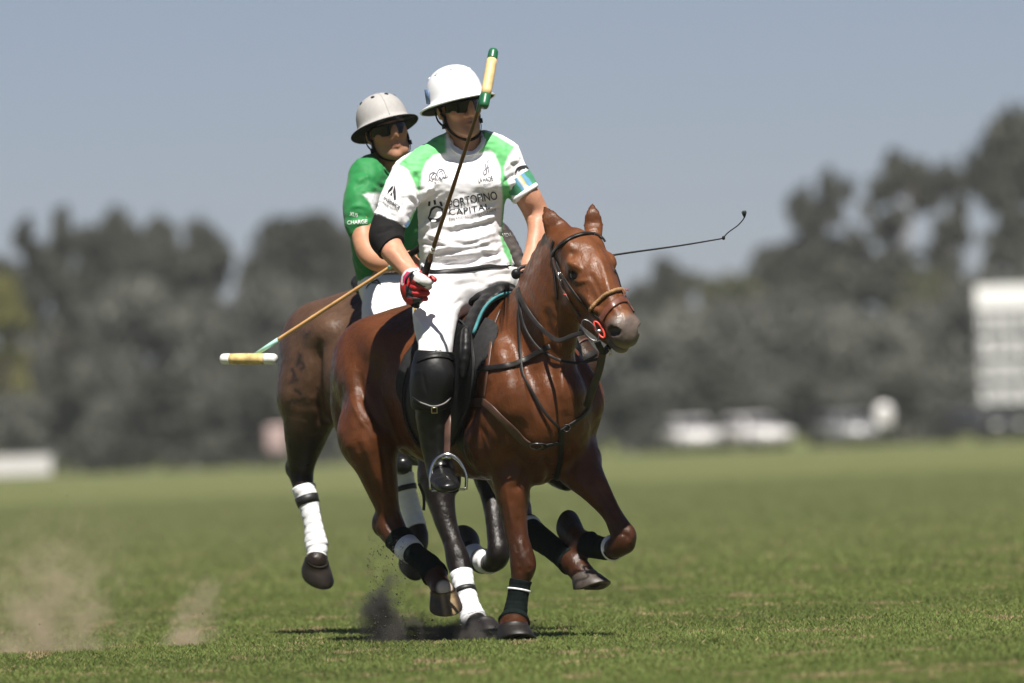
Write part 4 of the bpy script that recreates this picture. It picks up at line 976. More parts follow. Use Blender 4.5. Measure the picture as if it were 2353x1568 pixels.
S.ell(h1.O+np.array([.035, .0, -.115]), (.070, .085, .075), k=0.012, op='sub')                                        # neck opening
VS1, QS1 = S.mesh(0.006, smooth=2)
VS1 = folds(VS1, QS1, [(l_, w_, 1.45*h_) for l_, w_, h_ in [
    (C(c2, (735, 900), (830, 870), (1000, 900), (1200, 880)), 7, .008), (C(c2, (740, 960), (900, 930), (1100, 960), (1380, 900)), 7, .009), (C(c2, (730, 1010), (900, 985), (1150, 920), (1400, 830)), 7, .008),
    (C(c2, (800, 1090), (1000, 1040), (1250, 1000), (1440, 960)), 8, .007), (C(c2, (720, 1060), (860, 1080), (1100, 1060)), 6, -.006), (C(c2, (760, 930), (960, 950), (1150, 940), (1300, 900)), 5, -.008),
    (C(c2, (980, 840), (1150, 800), (1400, 740)), 6, -.006), (C(c2, (960, 800), (1150, 760), (1420, 690)), 7, .006), (C(c2, (730, 860), (800, 780), (900, 740)), 6, .008), (C(c2, (720, 800), (790, 730), (880, 700)), 5, -.006),
    (C(c2, (1430, 560), (1330, 640), (1180, 690)), 6, .006), (C(c2, (1425, 620), (1300, 700), (1100, 760)), 5, -.006), (C(c2, (1100, 330), (1180, 260), (1260, 180)), 5, -.005), (C(c2, (1060, 400), (1160, 300), (1240, 210)), 5, .005),
    (C(c2, (760, 580), (800, 500), (870, 450)), 6, .006), (C(c2, (745, 640), (820, 560), (940, 500)), 5, -.006), (C(c2, (740, 520), (730, 420), (690, 330)), 5, -.006), (C(c2, (640, 480), (700, 560), (720, 640)), 6, .006),
    (C(c2, (560, 330), (530, 480), (470, 600)), 6, .004), (C(c2, (600, 380), (620, 520), (600, 680)), 6, -.005), (C(c2, (480, 520), (560, 640), (600, 760)), 6, .005), (C(c2, (430, 600), (480, 680), (560, 740)), 5, -.004),
    (C(c2, (1450, 430), (1500, 380), (1580, 340)), 5, -.005), (C(c2, (1450, 330), (1500, 260), (1560, 220)), 5, .004), (C(c2, (1470, 480), (1500, 440), (1560, 400)), 5, .005), (C(c2, (820, 1150), (1000, 1120), (1250, 1070)), 5, -.005),
    (C(c2, (1150, 1140), (1300, 1090), (1450, 1050)), 6, .006), (C(c2, (900, 620), (960, 700), (980, 800)), 8, -.004), (C(c2, (1200, 480), (1300, 520), (1400, 500)), 7, -.003), (C(c2, (860, 300), (900, 420), (880, 520)), 9, -.003), (C(c2, (1240, 1000), (1350, 1030), (1450, 1010)), 4, -.006),
    (C(c2, (730, 1100), (850, 1140), (1000, 1090)), 4, .005)]])
VS1 += vnormals(VS1, QS1)*((vnoise(VS1, 22)-.5)*.006+(vnoise(VS1*[1, 1, 2.2], 38)-.5)*.005)[:, None]
def softpoly(px, py, poly, w=2.2):
    P = np.asarray(poly, float); d, _ = seg_dist(px, py, np.vstack([P, P[:1]])); ins = inpoly(px, py, poly)
    return np.clip(0.5+np.where(ins, d, -d)/(2*w), 0, 1)
def paint(c, m, col): return c*(1-m[:, None])+np.array(col)*m[:, None]
def crumple(V, Q, amp, sc, d=(1.0, 1.0, 2.0), seed=0.0):
    W_ = V+0.02*np.column_stack([vnoise(V+3.1, 14), vnoise(V+7.7, 14), vnoise(V+1.9, 14)])
    n = vnoise((W_+seed)*np.array(d), sc); m = vnoise(V+seed, 7.0)
    return V+vnormals(V, Q)*(amp*(np.abs(2*n-1)-0.4)*np.clip((m-.25)*2.2, 0.1, 1))[:, None]
VS1 = crumple(VS1, QS1, .008, 16, (1.3, 1, 2.2)); VS1 = crumple(VS1, QS1, .004, 34, (1.2, 1, 1.8), 5.0)
def shirt1(V, Q):
    px, py = proj(V); N = vnormals(V, Q); fr = N[:, 1] < 0.25
    c = np.tile([0.83, 0.82, 0.84], (len(V), 1)); G = np.array([0.145, 0.52, 0.185])
    polys = [C(c2, (560, 262), (780, 60), (860, -40), (960, -40), (965, 165), (860, 185), (800, 240), (762, 330), (750, 430), (742, 515), (700, 430), (640, 310)),
             C(c2, (1238, 165), (1245, -40), (1390, 20), (1545, 118), (1490, 200), (1455, 290), (1436, 420), (1418, 280), (1380, 180), (1340, 145)),
             C(c2, (1424, 380), (1442, 300), (1520, 500), (1520, 1200), (1500, 1090), (1455, 1010), (1424, 880), (1436, 700), (1445, 540)),
             C(c2, (560, 520), (705, 660), (722, 780), (720, 950), (712, 1125), (600, 1125), (560, 800))]
    for j, p in enumerate(polys):
        m = softpoly(px, py, p)*fr
        if j == 3: m = m*(V[:, 1] > 45.2)*(1-softpoly(px, py, C(c2, (300, 255), (580, 250), (760, 520), (640, 760), (620, 810), (300, 800))))
        c = paint(c, m, G)
    c = paint(c, softpoly(px, py, C(c2, (600, 790), (650, 740), (730, 850), (725, 935), (630, 870)))*fr, [0.22, 0.48, 0.80])
    c = paint(c, softpoly(px, py, C(c2, (625, 830), (690, 800), (726, 870), (722, 900), (640, 850)))*fr, [0.75, 0.75, 0.76])
    back = ~fr; c[back & (V[:, 2] > 2.02)] = G
    l, u, f = h1.loc(V)
    return c
cS1 = shirt1(VS1, QS1)
shirt_1 = make('shirt', VS1, QS1, M_shirt, person1, colors=cS1); tree_s1 = bvh(VS1, QS1)
# collar, hems
def ring_on(tree, line, Yc, r, material, parent, name, lift=0.002, up=None):
    P, N = lay(tree, line, 6, lift, Yc); return make(name, *loft(P, r, n=8), material, parent)
col_pts = np.array([h1.O+np.array([.035, 0, -.128])+np.array([math.cos(a)*.078, math.sin(a)*.080-.004, -.034*math.sin(-a)+.004*math.cos(2*a)-.030*(math.sin(-a) > 0)*math.sin(-a)]) for a in np.linspace(0, 2*math.pi, 41)])
for i in range(len(col_pts)):
    loc, nn, j, d = tree_s1.find_nearest(Vector(col_pts[i])); col_pts[i] = np.array(loc)+np.array(nn)*.003
for _ in range(3): col_pts[1:-1] = (col_pts[:-2]+2*col_pts[1:-1]+col_pts[2:])/4
M_white = mat('white_trim', (0.78, 0.77, 0.79), rough=0.7, var=0.02)
make('collar', *loft(col_pts, .011, .004, n=10), M_white, shirt_1)
_P, _N = lay(tree_s1, C(c2, (384, 690), (450, 738), (540, 765), (612, 790)), 5, .001, 45.3); make('sleeve_hem', *ribbon(_P, _N, .012, .004), M_white, shirt_1)
_P, _N = lay(tree_s1, C(c2, (1545, 570), (1600, 525), (1680, 470), (1728, 440)), 5, .002, 45.4); make('sleeve_hem', *loft(_P, .010, .007, n=10), M_white, shirt_1)
# printed badges and lettering
print_text(tree_s1, 'PORTOFINO', c2(996, 640), c2(1400, 560), 19, M_ink, shirt_1, bold=0.006, bend=2)
print_text(tree_s1, 'CAPITAL', c2(994, 694), c2(1335, 640), 13.5, M_ink, shirt_1, bold=0.010, spacing=1.1, bend=-2)
print_text(tree_s1, 'FINANCIAL INTELLIGENCE', c2(996, 738), c2(1385, 655), 5.5, M_inkgrey, shirt_1, spacing=1.25, bend=-4)
stroke(tree_s1, C(c2, (830, 690), (850, 640), (890, 622), (930, 640), (938, 690), (905, 735), (850, 740), (822, 720), (830, 690)), [3, 6, 4, 5, 4, 8, 9, 4, 3], M_ink, shirt_1)
for x, y, t in ((825, 598, -8), (870, 585, 4), (922, 600, 14)):
    fill(tree_s1, C(c2, (x-10-t*.4, y-20), (x+8-t*.4, y-22), (x+11+t*.4, y+18), (x-7+t*.4, y+20)), M_ink, shirt_1)
print_text(tree_s1, 'LA HAC', c2(1240, 420), c2(1338, 408), 11, M_ink, shirt_1, bold=0.004)
print_text(tree_s1, 'IE', c2(1343, 407), c2(1366, 398), 10, M_ink, shirt_1, bold=0.004)
print_text(tree_s1, 'CASA & POLO', c2(1280, 442), c2(1345, 436), 4, M_inkgrey, shirt_1)
stroke(tree_s1, C(c2, (1287, 235), (1300, 290), (1304, 340), (1288, 355), (1280, 335), (1300, 305), (1330, 290)), [1, 3, 3, 2, 2, 2, 1], M_inkgrey, shirt_1)
stroke(tree_s1, C(c2, (1330, 240), (1318, 236), (1312, 265), (1320, 310), (1328, 350)), [1, 2, 2, 3, 2], M_inkgrey, shirt_1)
print_text(tree_s1, 'APRISA', c2(812, 418), c2(960, 388), 7.5, M_inkgrey, shirt_1, bold=0.012)
print_text(tree_s1, 'POLO', c2(845, 426), c2(936, 412), 5.5, M_inkgrey, shirt_1, spacing=1.2)
stroke(tree_s1, C(c2, (828, 385), (826, 355), (845, 338), (868, 340), (882, 352), (872, 372)), 2.4, M_inkgrey, shirt_1); stroke(tree_s1, C(c2, (838, 380), (850, 355), (864, 352)), 2.0, M_inkgrey, shirt_1)
stroke(tree_s1, C(c2, (893, 372), (890, 345), (900, 318), (918, 308), (940, 318), (954, 345), (962, 378)), 2.6, M_inkgrey, shirt_1); stroke(tree_s1, C(c2, (905, 340), (922, 325), (935, 345), (940, 375)), 2.0, M_inkgrey, shirt_1); stroke(tree_s1, C(c2, (950, 376), (975, 372), (968, 352)), 1.6, M_inkgrey, shirt_1)
fill(tree_s1, C(c2, (532, 440), (540, 500), (540, 568), (522, 572), (516, 500)), M_ink, shirt_1); fill(tree_s1, C(c2, (526, 448), (505, 480), (470, 520), (478, 490), (505, 455)), M_ink, shirt_1); fill(tree_s1, C(c2, (512, 500), (512, 525), (498, 535), (494, 520)), M_ink, shirt_1)
print_text(tree_s1, 'inseaica', c2(436, 560), c2(566, 640), 9, M_ink, shirt_1, bold=0.004); print_text(tree_s1, 'Mesa de Seguros SA', c2(428, 590), c2(556, 668), 4.5, M_inkgrey, shirt_1)
stroke(tree_s1, C(c2, (1548, 335), (1570, 300), (1610, 283), (1645, 288), (1662, 312)), [3, 5, 4, 5, 3], M_ink, shirt_1); stroke(tree_s1, C(c2, (1575, 322), (1600, 300), (1630, 295)), 3.0, M_ink, shirt_1)
# arm band on the left sleeve
ab = pn([(1186, 412, 45.44, 40), (1206, 440, 45.435, 36)]); VA, FA = loft(np.array(catmull(np.array([ab[0][:3], (np.array(ab[0][:3])+ab[1][:3])/2, ab[1][:3]]), 3)), [PX(38.5, 45.4), PX(38, 45.4), PX(37.5, 45.4), PX(37, 45.4), PX(36, 45.4), PX(35.5, 45.4), PX(35, 45.4)], n=64, caps=False)
px, py = proj(VA); cA = np.tile([0.06, 0.26, 0.14], (len(VA), 1))
u_ = ((px-1186)*0.80+(py-412)*-0.58)      # across the arm in the picture
cA[(u_ > -4) & (u_ < 24)] = [0.15, 0.36, 0.55]; cA[(u_ > 4) & (u_ < 14)] = [0.75, 0.74, 0.70]; cA[(u_ > 11) & (u_ < 14)] = [0.75, 0.58, 0.10]
cA *= (0.85+0.3*vnoise(VA, 120))[:, None]
make('armband', VA, FA, M_shirt, shirt_1, colors=cA)

# breeches
S = Sdf(); S.tube(pn([(1070, 606, 45.475, 102, .80), (1080, 640, 45.475, 108, .90), (1092, 668, 45.52, 97, .95)]), k=0.04)
S.tube(pn(THR1[:5]), k=0.045); S.tube(THL1[:4], k=0.045)
S.cut(W(1073, 610, 45.5), (0.06, 0, 1), 0.3)
VP1, QP1 = S.mesh(0.007, smooth=2)
VP1 = folds(VP1, QP1, [(C(c2, (880, 1280), (1000, 1250), (1150, 1220)), 6, .005), (C(c2, (900, 1340), (1050, 1300), (1230, 1260)), 6, -.005), (C(c2, (1210, 1180), (1215, 1260), (1205, 1320)), 4, -.006), (C(c2, (1290, 1290), (1400, 1250), (1530, 1260)), 6, .006), (C(c2, (1300, 1240), (1420, 1200), (1540, 1190)), 5, -.005),
    (C(c2, (1110, 1400), (1040, 1450), (980, 1470)), 5, -.004), (C(cb, (200, 60), (260, 120), (300, 200)), 5, .004), (C(cb, (520, 200), (450, 240), (380, 250)), 5, .004), (C(cb, (230, 250), (330, 290), (500, 280)), 5, -.003), (C(cb, (235, 130), (245, 250), (262, 380)), 2.5, .003)])
VP1 += vnormals(VP1, QP1)*((vnoise(VP1, 16)-.5)*.005)[:, None]
VP1 = crumple(VP1, QP1, .004, 18, (1, 1, 1.6), 2.0)
breech1 = make('breeches', VP1, QP1, M_breech, person1); tree_p1 = bvh(VP1, QP1)
_bP, _bN = lay(tree_p1, C(c2, (742, 1142), (840, 1176), (960, 1170), (1130, 1158), (1290, 1134), (1420, 1102), (1500, 1080)), 6, .002, 45.4); make('belt', *ribbon(_bP, _bN, .020, .003), M_leather, breech1)
M_yellow = mat('yellow_tag', (0.65, 0.42, 0.06), rough=0.6)
fill(tree_p1, C(cb, (222, 4), (240, 2), (232, 52), (218, 55)), M_yellow, breech1, 'size_tag')
# boots, knee guards
def boot(nodes_low, parent):
    S = Sdf(); S.tube(nodes_low, k=0.02, sub=3); return S
bn = pn([(992, 905, 45.05, 41), (993, 945, 45.06, 38), (995, 990, 45.07, 33), (1001, 1035, 45.08, 30), (1009, 1064, 45.08, 30), (1013, 1082, 45.07, 29)])
S = Sdf(); S.tube(bn, k=0.02)
S.tube([[*W(1006, 1076, 45.12), .043, .044], [*W(1014, 1094, 45.03), .050, .044], [*W(1021, 1105, 44.95), .052, .036], [*W(1027, 1114, 44.87), .048, .027], [*W(1030, 1119, 44.82), .034, .017]], k=0.025, side=(1.0, .25, 0))
S.ell(W(1004, 1098, 45.17), (.036, .040, .040), k=0.03)
S.cut(W(1022, 1127, 44.95), (0, 0.10, -1), 0.4)
VBt, QBt = S.mesh(0.006, smooth=2)
VBt += vnormals(VBt, QBt)*((vnoise(VBt*[1, 1, 1.6], 26)-.5)*.006)[:, None]
bo = make('boot', VBt, QBt, M_boot, person1)
sv = [W(1009, 1106, 45.17), W(1016, 1112, 45.10), W(1024, 1119, 45.0), W(1031, 1129, 44.86)]
make('sole', *ribbon(catmull(np.array(sv), 5), np.array([[0.05, -.15, 1.0]]*16), np.interp(np.linspace(0, 1, 16), [0, .3, .7, .92, 1], [.055, .066, .100, .090, .05]), .014), M_strap, bo)
def guard(P, parent, front):
    S = Sdf(); S.tube(P[0], k=0.02); S.tube(P[1], k=0.03)
    return S
S = Sdf(); S.tube(pn([(1001, 806, 45.095, 42), (996, 840, 45.065, 48), (992, 880, 45.045, 49), (990, 920, 45.05, 45), (991, 936, 45.055, 41)]), k=0.02)
S.ell(W(1000, 868, 45.00), (.075, .045, .085), k=0.035); S.ell(W(1008, 868, 44.968), (.044, .016, .050), k=0.006)
S.cut(W(1000, 806, 45.08), (0.10, 0, 1), 0.12); S.cut(W(991, 935, 45.05), (0, 0.25, -1), 0.12)
VG, QG = S.mesh(0.006, smooth=2)
VG = folds(VG, QG, [(C(cb, (285, 540), (300, 640), (325, 725)), 3, -.004), (C(cb, (215, 580), (240, 540), (280, 545)), 3, .003), (C(cb, (195, 755), (280, 800), (380, 825), (480, 800)), 3, .003)])
kg = make('knee_guard', VG, QG, M_leather, person1); tree_k1 = bvh(VG, QG)
for ln in (C(cb, (248, 455), (330, 425), (410, 415), (490, 425), (532, 450)), C(cb, (205, 765), (290, 820), (370, 845), (450, 825), (512, 775))):
    P_, N_ = lay(tree_k1, ln, 6, .003, 45.0); make('strap', *ribbon(P_, N_, .022, .005), M_leather, kg)
P_, N_ = lay(tree_k1, C(cb, (215, 770), (300, 806), (380, 826), (460, 800), (508, 752)), 6, .003, 45.0); make('piping', *loft(P_, .0035, n=8), mat('worn_edge', (0.14, 0.13, 0.12), rough=0.5), kg)
for x, y in ((378, 850), (410, 405)):
    p, n = hit(tree_k1, *cb(x, y), 45.0); e = np.array([(-1, -1), (1, -1), (1, 1), (-1, 1), (-1, -1)])*.011
    make('buckle', *loft(np.array([p+n*.010+np.array([a, 0, b]) for a, b in e]), .0024, n=6), M_brass if y > 700 else M_steel, kg)
S = Sdf(); S.tube([[r[0], r[1], r[2], r[3]+.006, r[4]+.006] for r in THL1[3:6]], k=0.02); S.tube([[r[0], r[1], r[2], r[3]+.004, r[4]+.004] for r in THL1[5:]], k=0.03)
make('boot', *S.mesh(0.010, smooth=2), M_boot, person1)
# elbow pad
S = Sdf(); S.tube(pn([(896, 500, 45.315, 36), (888, 540, 45.28, 38), (897, 566, 45.23, 33), (906, 580, 45.2, 30)]), k=0.02); S.ell(W(878, 545, 45.26), (.045, .05, .055), k=0.03)
S.cut(W(896, 507, 45.3), (0.42, 0.05, 0.9), 0.10); S.cut(W(899, 567, 45.22), (0.60, -.5, -0.66), 0.10)
VE, QE = S.mesh(0.005, smooth=2)
VE = folds(VE, QE, [(C(cg, (20, 430), (150, 400), (330, 330)), 4, -.004), (C(cg, (190, 690), (290, 600), (420, 520)), 3, .003), (C(cg, (60, 330), (180, 300), (330, 290)), 4, .003)])
make('elbow_pad', VE, QE, M_pad, person1)
# glove gripping the mallet
GA, GB = W(957, 694, 45.06), W(986, 600, 45.01); gax = nrm(GB-GA)
def grip(t): return GA+(GB-GA)*t
S = Sdf()
S.tube(pn([(943, 628, 45.10, 21, .9), (949, 640, 45.09, 23, .9)]), k=0.01)
S.tube(pn([(948, 640, 45.08, 25), (950, 658, 45.075, 29), (951, 676, 45.07, 26)]), k=0.012)
for i, t in enumerate((.52, .38, .24, .11)):
    g = grip(t); r = .0125-.0008*i
    S.tube([[*(g+np.array([-.042, .005, 0])), r, r], [*(g+np.array([-.026, -.030, -.002])), r*1.05, r*1.05], [*(g+np.array([.006, -.036, -.004])), r, r], [*(g+np.array([.030, -.020, -.006])), r*.97, r*.97], [*(g+np.array([.030, .006, -.004])), r*.9, r*.9], [*(g+np.array([.014, .020, 0])), r*.8, r*.8]], k=0.003, kin=0.004)
S.tube(pn([(946, 634, 45.05, 11), (958, 638, 45.02, 11.5), (972, 645, 45.00, 11), (983, 654, 45.0, 9)]), k=0.004)
S.tube(pn([(984, 646, 45.035, 7), (990, 650, 45.03, 6.5)]), k=0.004)
VGl, QGl = S.mesh(0.0035, smooth=2)
px, py = proj(VGl); cG = np.tile([0.42, 0.012, 0.015], (len(VGl), 1))
d, _ = seg_dist(px, py, np.array([(952, 630), (968, 640), (984, 652)])); cG[(d < 11.5) & (VGl[:, 1] < 45.03)] = [0.62, 0.61, 0.60]
cG[inpoly(px, py, C(cg, (470, 960), (720, 960), (760, 1030), (640, 1040), (520, 1150), (480, 1260), (440, 1240)))] = [0.55, 0.54, 0.54]
cG[inpoly(px, py, C(cg, (470, 1230), (475, 1120), (540, 1030), (590, 1045), (520, 1150), (500, 1220)))] = [0.40, 0.02, 0.08]
for poly in (C(cg, (570, 1190), (590, 1090), (640, 1060), (665, 1100), (620, 1190)), C(cg, (520, 1250), (600, 1300), (640, 1400), (640, 1480), (520, 1450)), C(cg, (670, 1180), (800, 1260), (870, 1285), (800, 1290), (690, 1240)), C(cg, (640, 1462), (800, 1440), (760, 1600), (620, 1600))):
    cG[inpoly(px, py, poly)] = [0.02, 0.02, 0.025]
make('glove', VGl, QGl, M_glove, person1, colors=cG)
P_ = catmull(np.array([W(*cg(520, 1240), 45.01), W(*cg(535, 1150), 45.0), W(*cg(600, 1065), 45.01), W(*cg(700, 1030), 45.04)]), 5); make('glove_strap', *loft(P_, .005, .003, n=8), M_strap, person1)
helmet(person1, h1, M_helmw, M_helmw, 1.03, False, 0.010, 0.008, 11, 0.90)
make('helmet_badge', *box(h1(-.118, .062, -.020), (.004, .060, .030), (h1.l, h1.u, h1.f)), mat('badge_blue', (0.10, 0.16, 0.27), rough=0.5), person1)
chin_strap(person1, h1, tree_b1); sunglasses(person1, h1)

# ---- rider behind -----------------------------------------------------------
person2 = thing('person', 'rider in dark green shirt and grey helmet, leaning behind the front rider', 'person', H2(-.3, 0, 1.4), 'polo riders')
h2 = HeadF(886, 301, 47.25, 17, 11, 0)
TOR2 = [(888, 385, 47.32, 46, .9), (884, 420, 47.33, 80, .62), (880, 470, 47.36, 84, .7), (884, 530, 47.42, 80, .75), (890, 590, 47.50, 77, .78), (900, 650, 47.57, 76, .8)]
RARM2 = [(845, 410, 47.20, 34), (830, 470, 47.10, 30), (832, 530, 47.05, 25), (843, 575, 46.98, 24.5), (866, 599, 46.93, 22.5), (903, 605, 46.88, 18), (930, 600, 46.86, 15)]
LARM2 = [(945, 400, 47.42, 36), (1040, 468, 47.45, 32), (1120, 520, 47.36, 26), (1148, 537, 47.30, 24), (1170, 566, 47.18, 21), (1196, 608, 47.02, 15)]
S = Sdf(); human_head(S, h2)
S.tube([[*h2(0, -.05, -.02), .054, .058], [*W(888, 360, 47.28), .058, .06], [*W(890, 395, 47.32), .07, .065]], k=0.03)
S.tube([[*r[:3], r[3]-.012, r[4]-.012] for r in pn(TOR2)], k=0.03); S.tube(pn(RARM2), k=0.02); S.tube(pn(LARM2), k=0.02)
S.ell(W(942, 594, 46.85), (.034, .036, .036), k=0.015)
for i in range(4):
    p = W(936+i*8, 585+i*7, 46.83); S.tube([[*p, .010, .010], [*(p+np.array([.02, -.025, -.012])), .010, .010], [*(p+np.array([.032, -.008, -.034])), .009, .009], [*(p+np.array([.018, .012, -.036])), .008, .008]], k=0.004)
S.ell(W(1206, 622, 47.0), (.03, .035, .035), k=0.015)
THR2 = [(897, 655, 47.50, 60, 1.1), (886, 710, 47.33, 54), (880, 765, 47.18, 46), (876, 815, 47.08, 38), (880, 870, 47.06, 36), (892, 960, 47.06, 30), (900, 1030, 47.06, 22)]
THL2 = [[*W(960, 655, 47.68), .105, .115], [*H2(-.12, .26, 1.45), .10, .10], [*H2(.02, .35, 1.30), .085, .085], [*H2(.06, .37, 1.18), .07, .07], [*H2(.05, .37, .98), .055, .055], [*H2(.07, .37, .76), .042, .042], [*H2(.18, .37, .70), .038, .035]]
S.tube([[*r[:3], r[3]-.010, r[4]-.010] for r in pn(THR2)], k=0.03); S.tube([[r[0], r[1], r[2], r[3]-.010, r[4]-.010] for r in THL2], k=0.03)
VB2, QB2 = S.mesh(0.005, smooth=2)
_cb = skin_color(VB2, h2, (0.43, 0.215, 0.125), (0.03, 0.017, 0.01))
px, py = proj(VB2); m = (px > 1122) & (py > 500) & (VB2[:, 1] > 46.95) & (px < 1203); n_ = vnoise(VB2, 45)
_cb[m] = (np.array([0.045, 0.036, 0.032])*(0.5+1.3*n_[:, None]))[m]
make('body', VB2, QB2, M_skin, person2, colors=_cb); tree_b2 = bvh(VB2, QB2)
S = Sdf()
S.tube(pn([(846, 408, 47.20, 42), (829, 455, 47.12, 39), (825, 500, 47.08, 34), (832, 548, 47.05, 28)]), k=0.022)
S.tube(pn([(945, 398, 47.42, 42), (1000, 436, 47.44, 38), (1060, 478, 47.44, 36), (1136, 528, 47.33, 28)]), k=0.03)
S.cut(W(830, 545, 47.06), (0.03, -.3, -1), 0.11); S.cut(W(1130, 524, 47.34), (0.8, -0.1, -0.6), 0.10)
S.tube(pn(TOR2[1:]), k=0.03)
S.tube(pn([(842, 408, 47.2, 38), (868, 385, 47.26, 34), (888, 380, 47.30, 40, .85), (915, 378, 47.34, 34), (950, 395, 47.42, 38)]), k=0.035)
S.ell(W(882, 465, 47.22), (.12, .06, .09), k=0.06)
S.ell(h2.O+np.array([.012, -.005, -.125]), (.066, .085, .070), k=0.012, op='sub')
VS2, QS2 = S.mesh(0.007, smooth=2)
VS2 = folds(VS2, QS2, [(C(c2, (200, 420), (260, 380), (330, 370)), 7, .007), (C(c2, (290, 350), (320, 430), (380, 480)), 6, .006), (C(c2, (180, 480), (240, 440), (290, 420)), 5, -.006), (C(c2, (340, 380), (390, 440), (470, 470)), 5, -.006), (C(c2, (260, 520), (300, 570), (330, 650)), 5, -.006),
    (C(c2, (140, 640), (220, 620), (330, 640)), 6, .006), (C(c2, (140, 790), (230, 760), (330, 760)), 6, .006), (C(c2, (140, 730), (240, 700), (340, 720)), 5, -.005), (C(c2, (170, 840), (260, 820), (330, 830)), 5, -.004), (C(c2, (200, 1050), (230, 1120), (290, 1180)), 6, .006), (C(c2, (400, 300), (460, 360), (520, 380)), 5, .004), (C(c2, (420, 440), (470, 420), (530, 430)), 5, .005), (C(c2, (190, 960), (220, 1050), (240, 1150)), 5, -.005)])
VS2 += vnormals(VS2, QS2)*((vnoise(VS2, 22)-.5)*.006)[:, None]
VS2 = crumple(VS2, QS2, .009, 16, (1.6, 1, 1.6)); VS2 = crumple(VS2, QS2, .004, 34, (1.2, 1, 1.8), 5.0)
px, py = proj(VS2); cS2 = np.tile([0.014, 0.190, 0.048], (len(VS2), 1)); fr = vnormals(VS2, QS2)[:, 1] < 0.2
cS2 = paint(cS2, softpoly(px, py, C(c2, (262, 522), (300, 508), (560, 516), (560, 700), (365, 680), (345, 650), (325, 600), (295, 555)))*fr, [0.72, 0.73, 0.74])
cS2[(px > 1100)] = [0.20, 0.34, 0.10]
shirt_2 = make('shirt', VS2, QS2, M_shirt, person2, colors=cS2); tree_s2 = bvh(VS2, QS2)
col_pts = np.array([h2.O+np.array([.012, -.005, -.135])+np.array([math.cos(a)*.076, math.sin(a)*.082, .03*math.sin(a)]) for a in np.linspace(0, 2*math.pi, 41)])
for i in range(len(col_pts)):
    loc, nn, j, d = tree_s2.find_nearest(Vector(col_pts[i])); col_pts[i] = np.array(loc)+np.array(nn)*.003
for _ in range(3): col_pts[1:-1] = (col_pts[:-2]+2*col_pts[1:-1]+col_pts[2:])/4
make('collar', *loft(col_pts, .009, .004, n=10), mat('collar_green', (0.010, 0.15, 0.036), rough=0.7), shirt_2)
print_text(tree_s2, 'XUS', c2(150, 700), c2(216, 712), 9, M_inkwhite, shirt_2, bold=0.01); print_text(tree_s2, 'CHARGE', c2(132, 774), c2(298, 764), 8.5, M_inkwhite, shirt_2, bold=0.012)
print_text(tree_s2, 'ID', c2(398, 585), c2(430, 600), 10, M_ink, shirt_2); print_text(tree_s2, 'VIDA', c2(1442, 880), c2(1520, 872), 8, M_inkwhite, shirt_2)
S = Sdf(); S.tube(pn([(893, 632, 47.54, 74, .8), (905, 660, 47.6, 78, .9), (912, 690, 47.62, 70, .9)]), k=0.04); S.tube(pn(THR2[:4]), k=0.045); S.tube(THL2[:4], k=0.045); S.cut(W(895, 632, 47.5), (0, 0, 1), 0.3)
VP2, QP2 = S.mesh(0.008, smooth=2)
VP2 = folds(VP2, QP2, [(C(c8, (1640, 480), (1740, 500), (1860, 500)), 6, .005), (C(c8, (1600, 430), (1720, 450), (1840, 440)), 5, -.004), (C(c8, (1490, 780), (1600, 800), (1700, 760)), 5, .003)])
breech2 = make('breeches', VP2, QP2, M_breech, person2); tree_p2 = bvh(VP2, QP2)
stroke(tree_p2, C(c8, (1500, 510), (1525, 470), (1560, 440), (1600, 430), (1550, 450), (1600, 455), (1640, 465)), [1, 3, 2, 3, 2, 2, 1], M_ink, breech2); stroke(tree_p2, C(c8, (1590, 405), (1615, 440), (1638, 468)), [2, 3, 3], M_ink, breech2)
for TH in (pn([(878, 795, 47.12, 42), (880, 870, 47.06, 40), (892, 960, 47.06, 34), (900, 1030, 47.06, 26), (912, 1060, 46.98, 24), (925, 1068, 46.88, 22)]), [[r[0], r[1], r[2], r[3]+.006, r[4]+.006] for r in THL2[3:]]):
    S = Sdf(); S.tube(TH, k=0.02); make('boot', *S.mesh(0.010, smooth=2), M_boot, person2)
helmet(person2, h2, M_helmg, M_lining, 1.0, True, -0.002, 0.012, 15, 0.86, 0.0)
chin_strap(person2, h2, tree_b2); sunglasses(person2, h2)

# ---- mallets and whip ---------------------------------------------------------
M_cane = mat('cane_dark', (0.14, 0.055, 0.014), rough=0.35, var=0.2, vscale=14, coat=0.2)
M_canel = mat('cane_pale', (0.62, 0.36, 0.15), rough=0.45, var=0.12, vscale=14)
M_wood = mat('pale_wood', (0.66, 0.47, 0.22), rough=0.5, var=0.12, vscale=30)
M_wood2 = mat('yellow_wood', (0.60, 0.43, 0.18), rough=0.5, var=0.25, vscale=30)
M_green = mat('green_paint', (0.016, 0.115, 0.048), rough=0.35, var=0.1)
M_mint = mat('mint_wrap', (0.40, 0.72, 0.60), rough=0.6, var=0.06)
M_cap = mat('white_paint', (0.78, 0.77, 0.74), rough=0.4, var=0.05)
def cane(parent, A, B, ra, rb, material, nodes=0, n=40):
    t = np.linspace(0, 1, n)[:, None]; P = A*(1-t)+B*t; r = ra+(rb-ra)*t[:, 0]
    for k_ in range(nodes):
        c = (k_+0.6)/(nodes+0.2); r = r*(1+0.10*np.exp(-((t[:, 0]-c)/0.012)**2))
    return make('cane', *loft(P, r, n=14), material, parent)
def lerp(A, B, t): return A+(B-A)*t
mallet1 = thing('polo_mallet', 'polo mallet held upright before the front rider, head with green ends', 'mallet', W(957, 700, 45.06), 'polo mallets')
MA, MB = W(955, 700, 45.065), W(1122, 182, 44.32)
MA = GA+gax*(-0.02); mdir = nrm(W(1122, 182, 44.32)-W(985, 600, 45.0))
